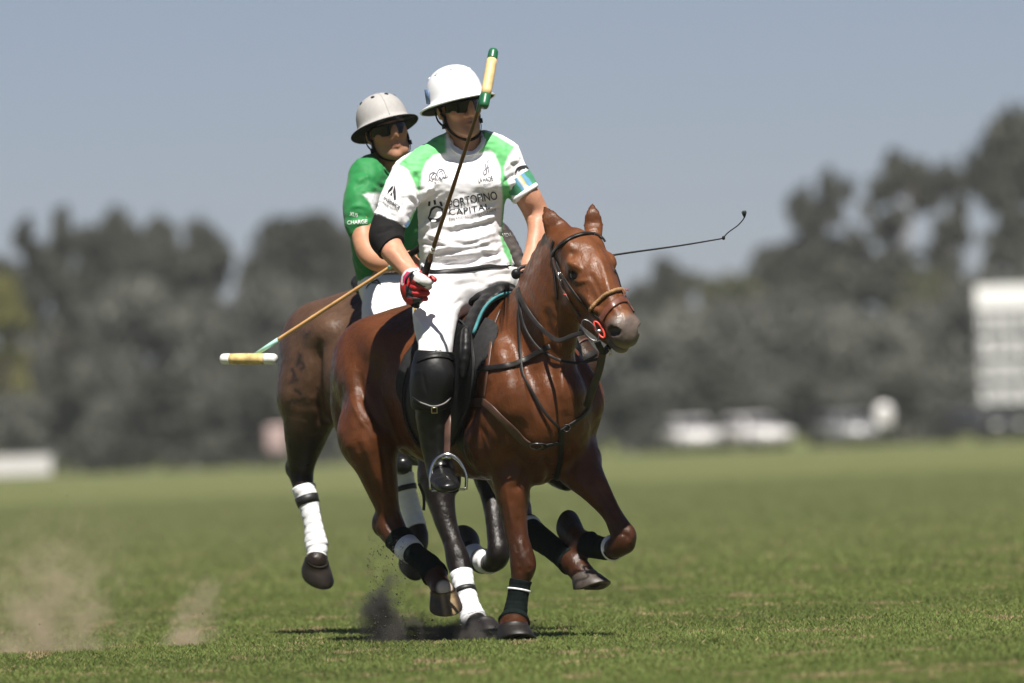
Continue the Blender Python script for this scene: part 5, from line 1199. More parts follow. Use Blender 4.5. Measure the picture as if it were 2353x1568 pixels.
G0 = W(985, 600, 45.0)
cane(mallet1, W(984, 604, 45.0), W(1120, 186, 44.33), .0088, .0072, M_cane, 6)
make('grip', *loft(catmull(np.array([W(953, 704, 45.07), W(958, 690, 45.06), W(972, 645, 45.035), W(985, 600, 45.0), W(991, 582, 44.975)]), 5), np.interp(np.linspace(0, 1, 21), [0, .08, .16, .5, .8, 1], [.017, .020, .0165, .0150, .0140, .0095]), n=16), M_strap, mallet1)
for a, b in ((.060, .075), (.080, .092)):
    q = W(984, 604, 45.0); e = W(1120, 186, 44.33); make('tape_band', *loft(np.array([lerp(q, e, a), lerp(q, e, b)]), .0098, n=14), M_cap, mallet1)
h_top, h_bot = W(1134, 114, 44.40), W(1111, 246, 44.26); hd = nrm(h_top-h_bot)
HL = np.linalg.norm(h_top-h_bot); sidev = nrm(np.cross(hd, (0, 1.0, 0)))
def mhead(parent, A, B, r, segs, bev=True, facet=0.0):
    hm = bpy.data.objects.new('mallet_head', None); COL.objects.link(hm); hm.parent = parent
    for i, (t0, t1, m, nm) in enumerate(segs):
        ts = np.linspace(t0, t1, 8); rr = []
        for t in ts:
            e = min(t, 1-t); rr.append(r*(1-0.10*abs(2*t-1)**2)*(0.80+0.20*min(1, e/0.035)**0.5 if e < 0.035 else 1))
        V, F = loft(np.array([A+(B-A)*t for t in ts]), np.array(rr)*(1.0 if nm == 'wood' else 1.012), n=24); make(nm, V, F, m, hm)
    return hm
mhead(mallet1, h_bot, h_top, .0215, [(0, .215, M_green, 'end_cap'), (.2155, .83, M_wood, 'wood'), (.8305, 1, M_green, 'end_cap')])
e = W(1120, 186, 44.33); q = W(984, 604, 45.0)
make('collar', *loft(np.array([lerp(q, e, .84), lerp(q, e, .93)]), [.0098, .0125], n=14), M_green, mallet1)
mallet2 = thing('polo_mallet', 'polo mallet of pale cane pointing down left, head with white ends', 'mallet', W(942, 594, 46.84), 'polo mallets')
A2, B2 = W(900, 611, 46.84), W(585, 815, 47.25)
cane(mallet2, A2, lerp(A2, B2, .83), .0078, .0088, M_canel, 5)
make('wrap', *loft(np.array([lerp(A2, B2, .825), lerp(A2, B2, 1.0)]), [.0098, .0088], n=14), M_mint, mallet2)
make('wrap', *loft(np.array([lerp(A2, B2, -.03), lerp(A2, B2, .02)]), [.0095, .0095], n=14), M_mint, mallet2)
make('grip', *loft(np.array([lerp(A2, B2, -.33), lerp(A2, B2, -.28), lerp(A2, B2, -.03)]), [.019, .0165, .012], n=14), M_strap, mallet2)
mhead(mallet2, W(509, 824, 47.30), W(634, 824, 47.18), .0245, [(0, .165, M_cap, 'end_cap'), (.166, .80, M_wood2, 'wood'), (.801, 1, M_cap, 'end_cap')])
whip = thing('whip', 'thin black riding whip with tasselled tip beside the chestnut head', 'whip', W(1200, 622, 45.2))
wy0, wy1 = 45.20, 45.45
make('shaft', *loft(catmull(np.array([W(1186, 627, 45.19), W(1300, 604, 45.26), W(1425, 583, 45.33), W(1560, 564, 45.40), W(1662, 547, wy1)]), 6), np.linspace(.0055, .0028, 25), n=10), M_strap, whip)
make('knob', *sphere(W(1185, 629, 45.18), (.020, .016, .022)), M_leather, whip)
make('lash', *loft(catmull(np.array([W(1660, 548, wy1), W(1672, 534, wy1), W(1694, 518, wy1), W(1706, 505, wy1), W(1710, 498, wy1)]), 6), .0024, n=8), M_strap, whip)
make('keeper', *sphere(W(1662, 546, wy1), (.007, .006, .009)), M_strap, whip)
parts = []
for i in range(16):
    a = -0.75+1.3*i/15+0.1*random.random(); b = W(1710, 500, wy1); e_ = b+0.032*np.array([math.sin(a)*0.6, random.uniform(-.3, .3), math.cos(a)]); parts.append(loft(np.array([b, (b+e_)/2, e_]), [.0022, .0018, .0004], n=5))
make('tassel', *join(parts), M_strap, whip)
make('wrist_loop', *loft(catmull(np.array([W(1187, 625, 45.19), W(1196, 614, 45.20), W(1214, 611, 45.21), W(1230, 616, 45.22), W(1236, 626, 45.25)]), 6), .0085, .004, n=10), M_leather, whip)
# ================================================================ tack
M_tackk = mat('tack_dark', (0.014, 0.012, 0.011), rough=0.45, spec=0.3, var=0.2, vscale=25, bump=0.0006, bscale=90)
M_tackb = mat('tack_brown', (0.075, 0.038, 0.026), rough=0.40, var=0.25, vscale=25, bump=0.0006, bscale=90)
M_tackr = mat('tack_redbrown', (0.13, 0.045, 0.026), rough=0.36, var=0.2, vscale=25)
M_tacko = mat('tack_olive', (0.05, 0.043, 0.030), rough=0.5, var=0.2, vscale=25)
M_braid = mat('braid_tan', (0.27, 0.15, 0.065), rough=0.6, var=0.35, vscale=140, bump=0.002, bscale=120)
M_red = mat('red_rubber', (0.55, 0.045, 0.03), rough=0.4, var=0.05)
M_dull = mat('dull_metal', (0.16, 0.155, 0.15), rough=0.35, metal=1.0, var=0.1)
M_teal = mat('teal_felt', (0.05, 0.20, 0.22), rough=0.9, var=0.3, vscale=30)
M_padg = mat('saddle_pad', (0.022, 0.022, 0.023), rough=0.8, spec=0.2, var=0.2, vscale=40, bump=0.001, bscale=150)
def strap(parent, name, tree, line, wpx, material, lift=0.004, Y=45.0, t=0.004, sub=6):
    P, N = lay(tree, line, sub, lift, Y); return make(name, *ribbon(P, N, PX(wpx, Y), t), material, parent)
def drape(parent, name, tree, line, wpx, material, Y0, Y1, t=0.0035, lift=0.014, sub=7, round_=False):
    L = catmull(np.asarray(line, float), sub); P = []
    for i, (x, y) in enumerate(L):
        f = i/(len(L)-1); yy = Y0+(Y1-Y0)*f; p, n = hit(tree, x, y)
        if p is not None: yy = min(yy, p[1]-lift) if p[1] > yy-0.25 else yy
        P.append([x, y, yy])
    P = np.array(P)
    for _ in range(4): P[1:-1, 2] = np.minimum(P[1:-1, 2], (P[:-2, 2]+2*P[1:-1, 2]+P[2:, 2])/4)
    Q = np.array([W(*r) for r in P])
    if round_: return make(name, *loft(Q, PX(wpx/2, Y0), n=8), material, parent)
    return make(name, *ribbon(Q, np.array([[-.35, -1, .25]]*len(Q)), PX(wpx, Y0), t), material, parent)

# bridle of the chestnut
bridle = thing('bridle', 'dark leather bridle with tan braided noseband on the chestnut head', 'bridle', poll1)
strap(bridle, 'browband', tree_h1, C(c3, (358, 545), (390, 490), (430, 450), (520, 390), (620, 357), (720, 357), (780, 395), (800, 425)), 9.5, M_tackk, .006, 44.85, .007)
strap(bridle, 'headpiece', tree_h1, C(c3, (372, 410), (352, 470), (360, 540)), 8, M_tackk, .005, 44.9)
strap(bridle, 'cheekpiece', tree_h1, C(c3, (365, 540), (392, 600), (430, 680), (490, 780), (560, 880), (640, 970), (720, 1050), (775, 1095)), 8.5, M_tackk, .005, 44.8)
strap(bridle, 'cheekpiece', tree_h1, C(c3, (372, 560), (395, 660), (425, 745), (455, 830), (495, 910), (545, 990), (598, 1085)), 7.5, M_tackb, .006, 44.85)
strap(bridle, 'throat_latch', tree_h1, C(c3, (372, 560), (380, 680), (392, 800), (400, 920)), 5, M_tackk, .004, 44.9)
strap(bridle, 'cheekpiece', tree_h1, C(c3, (945, 640), (955, 700), (980, 780), (1008, 850)), 8, M_tackk, .004, 44.7)
P, N = lay(tree_h1, C(c3, (690, 1010), (730, 968), (775, 925), (830, 880), (890, 850), (950, 842), (1005, 850)), 6, .006, 44.7)
br = make('noseband', *loft(P, .0075, n=10), M_braid, bridle)
for q in range(26):
    i = (q+0.5)/26*(len(P)-1); i0 = int(i); p = P[i0]+(P[min(i0+1, len(P)-1)]-P[i0])*(i-i0)
    make('plait', *sphere(p+N[i0]*.002+(P[min(i0+1, len(P)-1)]-P[i0])*0.1*(-1)**q, (.0062, .0075, .0095), 8, 6), M_braid, br)
strap(bridle, 'drop_noseband', tree_h1, C(c3, (785, 1105), (805, 1060), (840, 1010), (890, 960), (950, 928), (1010, 935), (1055, 975), (1078, 1030)), 17, M_tackr, .005, 44.6, .005)
strap(bridle, 'nose_strap', tree_h1, C(c3, (945, 830), (962, 870), (978, 905)), 9, M_tackr, .008, 44.6)
for x, y in ((440, 715), (480, 878), (1000, 838)):
    p, n = hit(tree_h1, *c3(x, y), 44.7)
    if y == 715:
        e = [(-.006, .016), (.006, .010), (.012, -.012), (0, -.018), (-.008, -.006), (-.006, .016)]; make('buckle', *loft(np.array([p+n*.009+np.array([a, 0, b]) for a, b in e]), .0022, n=6), M_steel, bridle)
    else: make('keeper', *loft(np.array([p+n*.006+np.array([-.008, 0, .001]), p+n*.010, p+n*.006+np.array([.008, 0, -.001])]), .003, n=6), M_red, bridle)
def oval(parent, name, cpx, Y, a, b, rot, r, material, n=32, tip=(0, 0)):
    A = np.linspace(0, 2*math.pi, n+1); c, s = math.cos(rot), math.sin(rot)
    P = np.array([W(cpx[0]+a*math.cos(t)*c-b*math.sin(t)*s, cpx[1]+a*math.cos(t)*s+b*math.sin(t)*c, Y+tip[0]*math.cos(t)) for t in A])
    return make(name, *loft(P, r, n=8), material, parent)
yb = (hit(tree_h1, *c3(770, 1120), 44.66)[0])[1]
oval(bridle, 'bit_ring', c3(682, 1190), yb-.035, 28, 13, math.radians(54), .0030, M_dull, tip=(-.01, 0))
oval(bridle, 'bit_guard', c3(762, 1185), yb-.020, 21, 7, math.radians(60), .0046, M_red, tip=(-.01, 0))
make('mouthpiece', *loft(np.array([W(*c3(735, 1200), yb-.03), W(*c3(790, 1190), yb-.01), W(*c3(900, 1210), yb+.02)]), .006, n=8), M_steel, bridle)
make('curb_strap', *ribbon(catmull(np.array([W(*c3(745, 1290), yb-.01), W(*c3(770, 1340), yb), W(*c3(800, 1380), yb+.02), W(*c3(850, 1330), yb+.02)]), 5), np.array([[-.3, -1, 0]]*16), .026, .006), M_tackk, bridle)
make('buckle', *loft(np.array([W(*c3(840, 1355), yb), W(*c3(868, 1372), yb), W(*c3(862, 1405), yb), W(*c3(845, 1400), yb)]), .0024, n=6), M_brass, bridle)
# reins
reins = thing('reins', 'dark leather reins looping from the hand to the chestnut bit', 'reins', W(1205, 640, 45.2))
drape(reins, 'rein', tree_h1, C(c5, (604, -20), (630, 60), (690, 170), (760, 265), (830, 335), (900, 388), (960, 400), (1050, 365), (1145, 338)), 11, M_tackk, 45.18, yb-.03)
drape(reins, 'rein', tree_h1, C(c5, (612, -10), (625, 130), (650, 260), (700, 370), (780, 470), (870, 530), (980, 572), (1100, 585), (1230, 560), (1300, 545)), 6.5, M_tackk, 45.18, 44.75)
drape(reins, 'rein', tree_h1, C(c5, (612, 150), (618, 330), (628, 520), (650, 680), (720, 810), (830, 990), (950, 1120)), 7, M_tackk, 45.16, 44.9)
drape(reins, 'running_rein', tree_h1, C(c5, (255, 628), (400, 622), (560, 598), (680, 550), (780, 495), (870, 450)), 13, M_tackk, 45.1, 44.95)
# breastplate
bp = thing('breastplate', 'brown leather breastplate strapped across the chestnut chest', 'breastplate', W(1240, 1030, 44.9))
strap(bp, 'chest_strap', tree_h1, C(c5, (170, 908), (250, 903), (335, 905)), 20, M_tackb, .005, 45.1)
strap(bp, 'chest_strap', tree_h1, C(c5, (330, 900), (400, 955), (470, 1030), (560, 1120), (640, 1200), (705, 1250)), 19, M_tackb, .006, 45.0)
strap(bp, 'neck_strap', tree_h1, C(c5, (468, 160), (430, 250), (405, 340), (390, 480), (370, 640), (340, 880)), 8, M_tackb, .005, 45.1)
strap(bp, 'chest_strap', tree_h1, C(c5, (820, 1255), (880, 1245), (950, 1232)), 10, M_tackk, .005, 44.9)
for dx in (0, 38):
    p0 = cb(0, 0); e = C(c5, (715+dx, 1240), (755+dx, 1228), (800+dx, 1240), (805+dx, 1262), (760+dx, 1278), (715+dx, 1268), (715+dx, 1240)); P, N = lay(tree_h1, e, 3, .009, 44.9); make('buckle', *loft(P, .0030, n=6), M_dull if dx == 0 else M_tackk, bp)
strap(bp, 'chest_strap', tree_h1, C(c5, (1195, 935), (1150, 990), (1080, 1050), (1000, 1105), (950, 1135)), 10, M_tackk, .006, 44.95)
strap(bp, 'girth_strap', tree_h1, C(c5, (955, 1130), (960, 1230), (950, 1350), (930, 1480), (915, 1540)), 13, M_tackk, .005, 44.9)
drape(bp, 'martingale', tree_h1, C(c5, (1305, 470), (1290, 540), (1268, 640), (1235, 740), (1195, 850), (1165, 945)), 20, M_tacko, 44.70, 44.92, lift=0.006)
p, n = hit(tree_h1, *c5(1010, 1110), 44.9); oval(bp, 'ring', c5(1005, 1115), p[1]-.012, 8, 8, 0, .0035, M_tackk)

# saddle
def side_panel(H, tree, poly, sd, off, thick, rings=7, nb=56):
    P = np.array(poly, float); P = catmull(np.vstack([P, P[:1]]), 6)
    s = np.r_[0, np.cumsum(np.linalg.norm(np.diff(P, axis=0), axis=1))]; tt = np.linspace(0, s[-1], nb, endpoint=False)
    B = np.column_stack([np.interp(tt, s, P[:, i]) for i in (0, 1)]); c = B.mean(0); out, inn, F = [], [], []
    for r in range(1, rings+1):
        for b in B:
            q = c+(b-c)*r/rings; o = H(q[0], sd*0.9, q[1]); loc, nn, i, d = tree.ray_cast(Vector(o), Vector(-H.L*sd))
            y = sd*0.27 if loc is None or abs(np.dot(np.array(loc)-H.O, H.L)) > 0.5 else np.dot(np.array(loc)-H.O, H.L)
            e = 1.0 if r < rings else 0.35
            out.append([q[0], y+sd*(off+thick*e), q[1]]); inn.append([q[0], y+sd*off, q[1]])
    o_c = [c[0], np.mean([v[1] for v in out[:nb]]), c[1]]; i_c = [c[0], np.mean([v[1] for v in inn[:nb]]), c[1]]
    A = np.array(out+[o_c]+inn+[i_c]); n = rings*nb
    for _ in range(4):       # smooth the depth only
        for base in (0, n+1):
            Y = A[base:base+n, 1].reshape(rings, nb); Y2 = (np.roll(Y, 1, 1)+2*Y+np.roll(Y, -1, 1))/4; Y2[1:-1] = (Y2[:-2]+2*Y2[1:-1]+Y2[2:])/4; A[base:base+n, 1] = Y2.ravel()
    V = np.array([H(*v) for v in A])
    for r in range(rings-1):
        for j in range(nb):
            q = (r*nb+j, r*nb+(j+1) % nb, (r+1)*nb+(j+1) % nb, (r+1)*nb+j); F.append(q); F.append(tuple(n+1+x for x in q[::-1]))
    for j in range(nb):
        F.append((n, (j+1) % nb, j)); F.append((2*n+1, n+1+j, n+1+(j+1) % nb)); a = (rings-1)*nb+j; b = (rings-1)*nb+(j+1) % nb; F.append((a, b, n+1+b, n+1+a))
    return V, F
def build_saddle(H, tree, s, zo, label, padmat, edge, flapdx=0.0):
    sad = thing('saddle', label, 'saddle', H(-.2*s, 0, 1.35*s+zo), 'polo saddles')
    FL = [(-.26, 1.22), (-.12, 1.33), (.04, 1.30), (.10, 1.26), (.165, 1.18), (.185, 1.10), (.15, 1.01), (.09, .93), (.02, .86), (-.10, .80), (-.26, .82), (-.30, 1.0)]
    PD = [(-.38, 1.20), (-.30, 1.30), (.0, 1.34), (.14, 1.32), (.21, 1.26), (.205, 1.15), (.17, 1.10), (.10, 1.0), (-.1, .95), (-.30, .97), (-.39, 1.06)]
    sc = lambda L: [(x*s+flapdx, z*s+zo) for x, z in L]
    for sd in (-1, 1):
        make('saddle_pad', *side_panel(H, tree, sc(PD), sd, .004, .018), padmat, sad)
        fl = make('flap', *side_panel(H, tree, sc(FL), sd, .028, .014), M_leather, sad)
        V, F = side_panel(H, tree, sc(FL), sd, .028, .014); nb, rings = 56, 7; ed = V[(rings-1)*nb:rings*nb]+H.L*sd*.006
        make('piping', *loft(np.vstack([ed, ed[:1]]), .0042, n=6), M_padg, fl)
        kr = np.array([[*H(.10*s, sd*.245*s, 1.28*s+zo), .020, .026], [*H(.135*s, sd*.275*s, 1.20*s+zo), .021, .028], [*H(.13*s, sd*.29*s, 1.10*s+zo), .016, .022]])
        S = Sdf(); S.tube(kr, k=.01); make('knee_roll', *S.mesh(.008), M_leather, sad)
    # seat, pommel, cantle
    S = Sdf()
    S.tube([[*H(.03*s, 0, 1.455*s+zo), .05, .025], [*H(-.06*s, 0, 1.425*s+zo), .085, .030], [*H(-.20*s, 0, 1.385*s+zo), .13, .035], [*H(-.36*s, 0, 1.385*s+zo), .165, .035], [*H(-.47*s, 0, 1.43*s+zo), .15, .025], [*H(-.51*s, 0, 1.465*s+zo), .10, .015]], k=.02, side=H.L)
    for sd in (-1, 1): S.tube([[*H(.03*s, sd*.03, 1.445*s+zo), .045, .018], [*H(.03*s, sd*.115, 1.395*s+zo), .05, .016], [*H(.03*s, sd*.18, 1.30*s+zo), .06, .015], [*H(.03*s, sd*.235, 1.20*s+zo), .06, .012]], k=.03, side=H.F)
    make('seat', *S.mesh(.008, smooth=2), M_leather, sad)
    ar = catmull(np.array([H(.085*s, -.20*s, 1.27*s+zo), H(.078*s, -.135*s, 1.375*s+zo), H(.075*s, -.05*s, 1.425*s+zo), H(.075*s, .05*s, 1.425*s+zo), H(.078*s, .135*s, 1.375*s+zo), H(.085*s, .20*s, 1.27*s+zo)]), 6)
    make('pommel_lining', *loft(ar, .008, .018, n=12), edge, sad)
    gi = []
    for sd in (-1, 1):
        pts = []
        for z in np.linspace(.95, .70, 9):
            loc, nn, i, d = tree.ray_cast(Vector(H(-.02*s, sd*.9, z*s+zo)), Vector(-H.L*sd)); pts.append(np.array(loc)+H.L*sd*.006 if loc is not None else None)
        pts = [p for p in pts if p is not None]
        if len(pts) > 3: make('girth', *ribbon(np.array(pts), np.array([H.L*sd]*len(pts)), .09, .008), M_tackk, sad)
    return sad
sad1 = build_saddle(H1, tree_h1, 1.0, 0.0, 'black leather polo saddle with teal lined pommel under the front rider', M_padg, M_teal)
# stirrup of the front rider
st = [cb(352, 1498), cb(350, 1400), cb(365, 1310), cb(400, 1250), cb(450, 1222), cb(480, 1216), cb(520, 1222), cb(580, 1265), cb(620, 1330), cb(640, 1400), cb(636, 1500)]
P = catmull(np.array([W(x, y, 44.985) for x, y in st]), 5)
irn = make('stirrup_iron', *loft(P, np.interp(np.linspace(0, 1, len(P)), [0, .5, 1], [.0065, .0095, .0065]), n=10), M_steel, sad1)
make('tread', *box(np.mean([W(*cb(352, 1500), 44.985), W(*cb(636, 1502), 44.985)], axis=0), (.138, .055, .009)), M_steel, irn)
make('leather_slot', *box(W(*cb(478, 1240), 44.985), (.040, .012, .012)), M_steel, irn)
P = catmull(np.array([W(*cb(482, 1230), 44.99), W(*cb(485, 1130), 45.0), W(*cb(488, 1030), 45.01), W(*cb(494, 930), 45.03), W(*cb(500, 860), 45.07)]), 4)
make('stirrup_leather', *ribbon(P, np.array([[-.5, -1, 0]]*len(P)), [PX(16, 45)]*(len(P)-5)+list(np.linspace(PX(15, 45), PX(8, 45), 5)), .006), M_tackb, sad1)
P = catmull(np.array([W(962, 1110, 45.2), W(972, 1135, 45.2), W(974, 1155, 45.2), W(973, 1172, 45.2)]), 4); make('strap_end', *ribbon(P, np.array([[0, -1, 0]]*len(P)), .012, .004), M_tackk, sad1)
sad2 = build_saddle(H2, tree_h2, s2, 0.02, 'dark saddle with blue pad under the rider behind', M_blue, M_leather)
# bridle and breast collar of the horse behind
bridle2 = thing('bridle', 'black bridle on the dark horse, half hidden below the chestnut jaw', 'bridle', poll2)
strap(bridle2, 'noseband', tree_h2, C(c5, (1090, 560), (1150, 545), (1200, 520), (1235, 500)), 14, M_tackk, .006, 46.4)
strap(bridle2, 'chin_strap', tree_h2, C(c5, (1090, 440), (1140, 405), (1190, 395), (1225, 410)), 5, M_tackb, .006, 46.4)
def on_head(hP, tree, pts, lift=.005):
    Q = catmull(np.array([hP(*p) for p in pts]), 6); P, N = [], []
    for q in Q:
        loc, nn, i, d = tree.find_nearest(Vector(q)); n = np.array(nn); P.append(np.array(loc)+n*lift); N.append(n)
    return np.array(P), np.array(N)
P, N = on_head(hP2, tree_h2, [(.03, -.12, -.03), (.06, -.10, .06), (.06, 0, .11), (.06, .10, .06), (.03, .12, -.03)]); make('browband', *ribbon(P, N, .018, .004), M_tackk, bridle2)
for q in (-1, 1):
    P, N = on_head(hP2, tree_h2, [(.02, q*.12, -.02), (.14, q*.13, -.03), (.26, q*.10, -.03), (.38, q*.08, -.03), (.44, q*.08, -.045)]); make('cheekpiece', *ribbon(P, N, .016, .004), M_tackk, bridle2)
P, N = on_head(hP2, tree_h2, [(.36, -.09, -.04), (.35, -.08, .04), (.35, 0, .09), (.35, .08, .04), (.36, .09, -.04)]); make('noseband', *ribbon(P, N, .024, .004), M_tackk, bridle2)
reins2 = thing('reins', 'black reins of the dark horse, mostly hidden behind the chestnut', 'reins', H2(.3, 0, 1.5))
for q in (-1, 1):
    A_ = hP2(.45, q*.085, -.05); B_ = W(1206, 622, 46.98); Mid = (A_+B_)/2+np.array([0, 0, -.05])+H2.L*q*.06
    make('rein', *ribbon(catmull(np.array([A_, Mid, B_]), 8), np.array([H2.L*q]*17), .018, .004), M_tackk, reins2)
collar2 = thing('breast_collar', 'blue breast collar of the dark horse seen beside the chestnut neck', 'breast collar', W(1333, 890, 46.6))
make('strap', *ribbon(catmull(np.array([W(*c5(1080, 700), 46.62), W(*c5(1120, 770), 46.60), W(*c5(1145, 840), 46.62), W(*c5(1160, 900), 46.66)]), 5), np.array([[.3, -1, .1]]*16), .022, .005), mat('collar_blue', (0.06, 0.09, 0.20), rough=0.6), collar2)
ORD = ['first', 'second', 'third', 'fourth', 'fifth', 'sixth', 'seventh', 'eighth', 'ninth', 'tenth', 'eleventh', 'twelfth', 'thirteenth', 'fourteenth', 'fifteenth', 'sixteenth', 'seventeenth', 'eighteenth', 'nineteenth', 'twentieth', 'twenty-first', 'twenty-second', 'twenty-third', 'twenty-fourth']
def row(items, desc, where, group, name='tree'):
    items = sorted(items, key=lambda t: t[1])
    for i, (key, px, top, w, Y) in enumerate(items):
        plant(key, px, top, w, Y, '%s %s, %s counted from the left' % (desc, where, ORD[i]), group, name)
row([('column0', 66, 490, 105, 486), ('column1', 135, 474, 130, 488), ('round2', 268, 468, 150, 490), ('round0', 215, 520, 190, 484), ('round1', 372, 492, 170, 488), ('round2', 465, 490, 150, 486), ('round1', 20, 585, 190, 494), ('round0', 410, 570, 220, 480), ('round2', 320, 560, 220, 482)], 'tall dark tree', 'in the grove left of the riders', 'dark trees left of the riders')
row([('round0', 690, 495, 330, 490), ('round1', 600, 580, 220, 486), ('round2', 800, 515, 280, 494), ('round1', 930, 580, 280, 496), ('round0', 1080, 640, 280, 496), ('round2', 1230, 660, 280, 496), ('round1', 1380, 690, 220, 496)], 'broad dark tree', 'behind the riders', 'broad trees behind the riders')
row([('open0', 1845, 415, 150, 486), ('open1', 1898, 378, 140, 488), ('open2', 1970, 520, 170, 484), ('open0', 2058, 335, 250, 490), ('open1', 2160, 360, 150, 488), ('open2', 2200, 470, 150, 484)], 'tall open tree', 'right of the chestnut head', 'open trees on the right')
row([('round2', 1465, 640, 120, 488), ('round1', 1535, 585, 130, 486), ('olive0', 1610, 620, 190, 480), ('olive1', 1700, 630, 210, 478), ('round0', 1790, 560, 220, 486), ('round1', 1900, 560, 230, 484), ('round2', 2040, 560, 260, 482), ('olive1', 2140, 620, 220, 478)], 'middling dark tree', 'on the right half of the tree line', 'middling trees on the right')
plant('round2', 2335, 235, 270, 490, 'tallest dark tree, cut by the right edge above the scoreboard', 'trees by the scoreboard')
plant('round1', 2352, 470, 250, 486, 'dense dark tree just behind the white scoreboard', 'trees by the scoreboard')
plant('yellow0', 8, 630, 130, 452, 'yellow-green tree at the left edge of the photo', 'trees by the left edge')
plant('open2', 135, 600, 150, 456, 'pale-stemmed thin tree beside the yellow-green tree', 'trees by the left edge')
bx = [(75, 780, 220), (190, 690, 240), (330, 640, 270), (470, 680, 250), (590, 640, 260), (705, 650, 250), (830, 650, 260), (950, 690, 260), (1080, 700, 260), (1200, 700, 260), (1320, 720, 250), (1430, 730, 250), (1540, 700, 260), (1660, 690, 260), (1780, 670, 250), (1900, 690, 250), (2010, 720, 240), (2130, 700, 250), (2260, 620, 250), (2370, 610, 260)]
row([('bush%d' % (i % 3), x, y, w, 458+(i*7 % 12)) for i, (x, y, w) in enumerate(bx)], 'tall grey-green bush', 'in the hedge across the field', 'tall bushes along the field', 'bush')
bx = [(40, 900, 200), (150, 870, 200), (270, 900, 200), (380, 850, 220), (500, 880, 200), (610, 850, 200), (720, 860, 200), (1420, 900, 190), (1520, 860, 200), (1640, 840, 200), (1750, 870, 190), (1860, 850, 200), (1960, 880, 190), (2070, 850, 200), (2180, 830, 200), (2320, 800, 220)]
row([(('round%d' if i % 2 else 'bush%d') % (i % 3), x, y, w, 449+(i*5 % 7)) for i, (x, y, w) in enumerate(bx)], 'low dark bush', 'at the foot of the hedge', 'low bushes along the field', 'bush')

# ---- far things at the edge of the field -------------------------------------
M_board = mat('board_white', (0.84, 0.84, 0.84), rough=0.6, var=0.05, vscale=1)
M_gap = mat('board_grey', (0.15, 0.15, 0.155), rough=0.7, var=0.1)
M_car = mat('car_white', (0.62, 0.60, 0.60), rough=0.3, var=0.03, coat=0.5)
M_carg = mat('car_silver', (0.30, 0.30, 0.31), rough=0.35, metal=0.3, var=0.03)
M_cark = mat('car_dark', (0.03, 0.03, 0.035), rough=0.3, var=0.03)
M_glass = mat('car_glass', (0.02, 0.022, 0.026), rough=0.08, var=0)
M_tyre = mat('tyre', (0.012, 0.012, 0.012), rough=0.9)
M_pink = mat('pale_pink', (0.40, 0.29, 0.28), rough=0.7, var=0.06)
M_post = mat('post_grey', (0.12, 0.12, 0.12), rough=0.7)
def shift(VF, o, ang=0.0):
    c, s = math.cos(ang), math.sin(ang); V = np.asarray(VF[0]); R = np.array([[c, -s, 0], [s, c, 0], [0, 0, 1]]); return V @ R.T+np.asarray(o), VF[1]
SBX = W(2243, 800, 462)[0]; sb = thing('scoreboard', 'large white scoreboard with rows of panels at the right edge', 'scoreboard', (SBX+2, 462, 0))
z1 = W(2300, 652, 462)[2]; z0 = W(2300, 936, 462)[2]; wid = 3.9
make('backing', *box((SBX+wid/2, 462.10, (z0+z1)/2), (wid, .12, z1-z0)), M_gap, sb, smooth=False)
make('header', *box((SBX+wid/2, 462.0, z1-.55), (wid-.06, .08, 1.04)), M_board, sb, smooth=False)
rows = 4; ph = (z1-z0-1.18)/rows
for r_ in range(rows):
    for c_ in range(7):
        zc = z1-1.15-ph*(r_+.5); xc = SBX+.05+(wid-.1)*(c_+.5)/7
        pn_ = make('panel', *box((xc, 462.0, zc), ((wid-.1)/7-.18, .08, ph-.34)), M_board, sb, smooth=False)
        make('digit', *box((xc+random.uniform(-.05, .05), 461.95, zc+random.uniform(-.1, .1)), (.10+.10*random.random(), .01, .45+.2*random.random())), M_post, pn_, smooth=False)
for x in (.5, 3.3): make('post', *loft(np.array([[SBX+x, 462.3, 0], [SBX+x, 462.3, z1]]), .11, n=10), M_post, sb)
def car(px, Y, ang, body, label, s=1.0, van=False):
    g = W(px, 1040, Y); root = thing('parked_car', label, 'car', (g[0], Y, 0), 'cars parked beyond the field'); o = (g[0], Y, 0)
    def prism(prof, hw0, hw1):
        V, F = [], []; n = len(prof)
        for sd in (-1, 1):
            for x, z in prof: V.append((x*s, sd*(hw0+(hw1-hw0)*max(0, (z-.95)/.6))*s, z*s))
        for i in range(n): F.append((i, (i+1) % n, n+(i+1) % n, n+i))
        F.append(tuple(range(n-1, -1, -1))); F.append(tuple(range(n, 2*n))); return np.array(V), F
    top = 1.75 if van else 1.46
    make('body', *shift(prism([(-2.1, .3), (2.1, .3), (2.18, .55), (2.1, .78), (1.1, .96), (-1.9, .98), (-2.15, .9), (-2.2, .6)], .86, .86), o, ang), body, root)
    cab = make('cabin', *shift(prism([(1.0, .97), (.35, top), (-1.3, top), (-1.95, .98)], .80, .64), o, ang), body, root)
    for prof in ([(1.02, 1.0), (.42, top-.07), (.30, top-.07), (.85, 1.0)],):
        make('windscreen', *shift((prism(prof, .74, .60)[0]+np.array([.04, 0, 0]), prism(prof, .74, .60)[1]), o, ang), M_glass, cab)
    make('side_window', *shift(prism([(.72, 1.02), (.28, top-.08), (-1.2, top-.08), (-1.7, 1.02)], .812, .66), o, ang), M_glass, cab)
    for x in (-1.35, 1.35):
        for y in (-.80, .80):
            a = np.linspace(0, 2*math.pi, 21)[:-1]; V, F = loft(np.array([[x*s, (y-.1)*s, .32*s], [x*s, (y+.1)*s, .32*s]]), .32*s, n=18); make('wheel', *shift((V, F), o, ang), M_tyre, root)
    for y in (-.62, .62): make('headlight', *shift(box((2.14*s, y*s, .68*s), (.10, .30, .16)), o, ang), M_board, root)
    return root
car(1588, 466, math.radians(-80), M_car, 'white car parked beyond the field, left of a second white car')
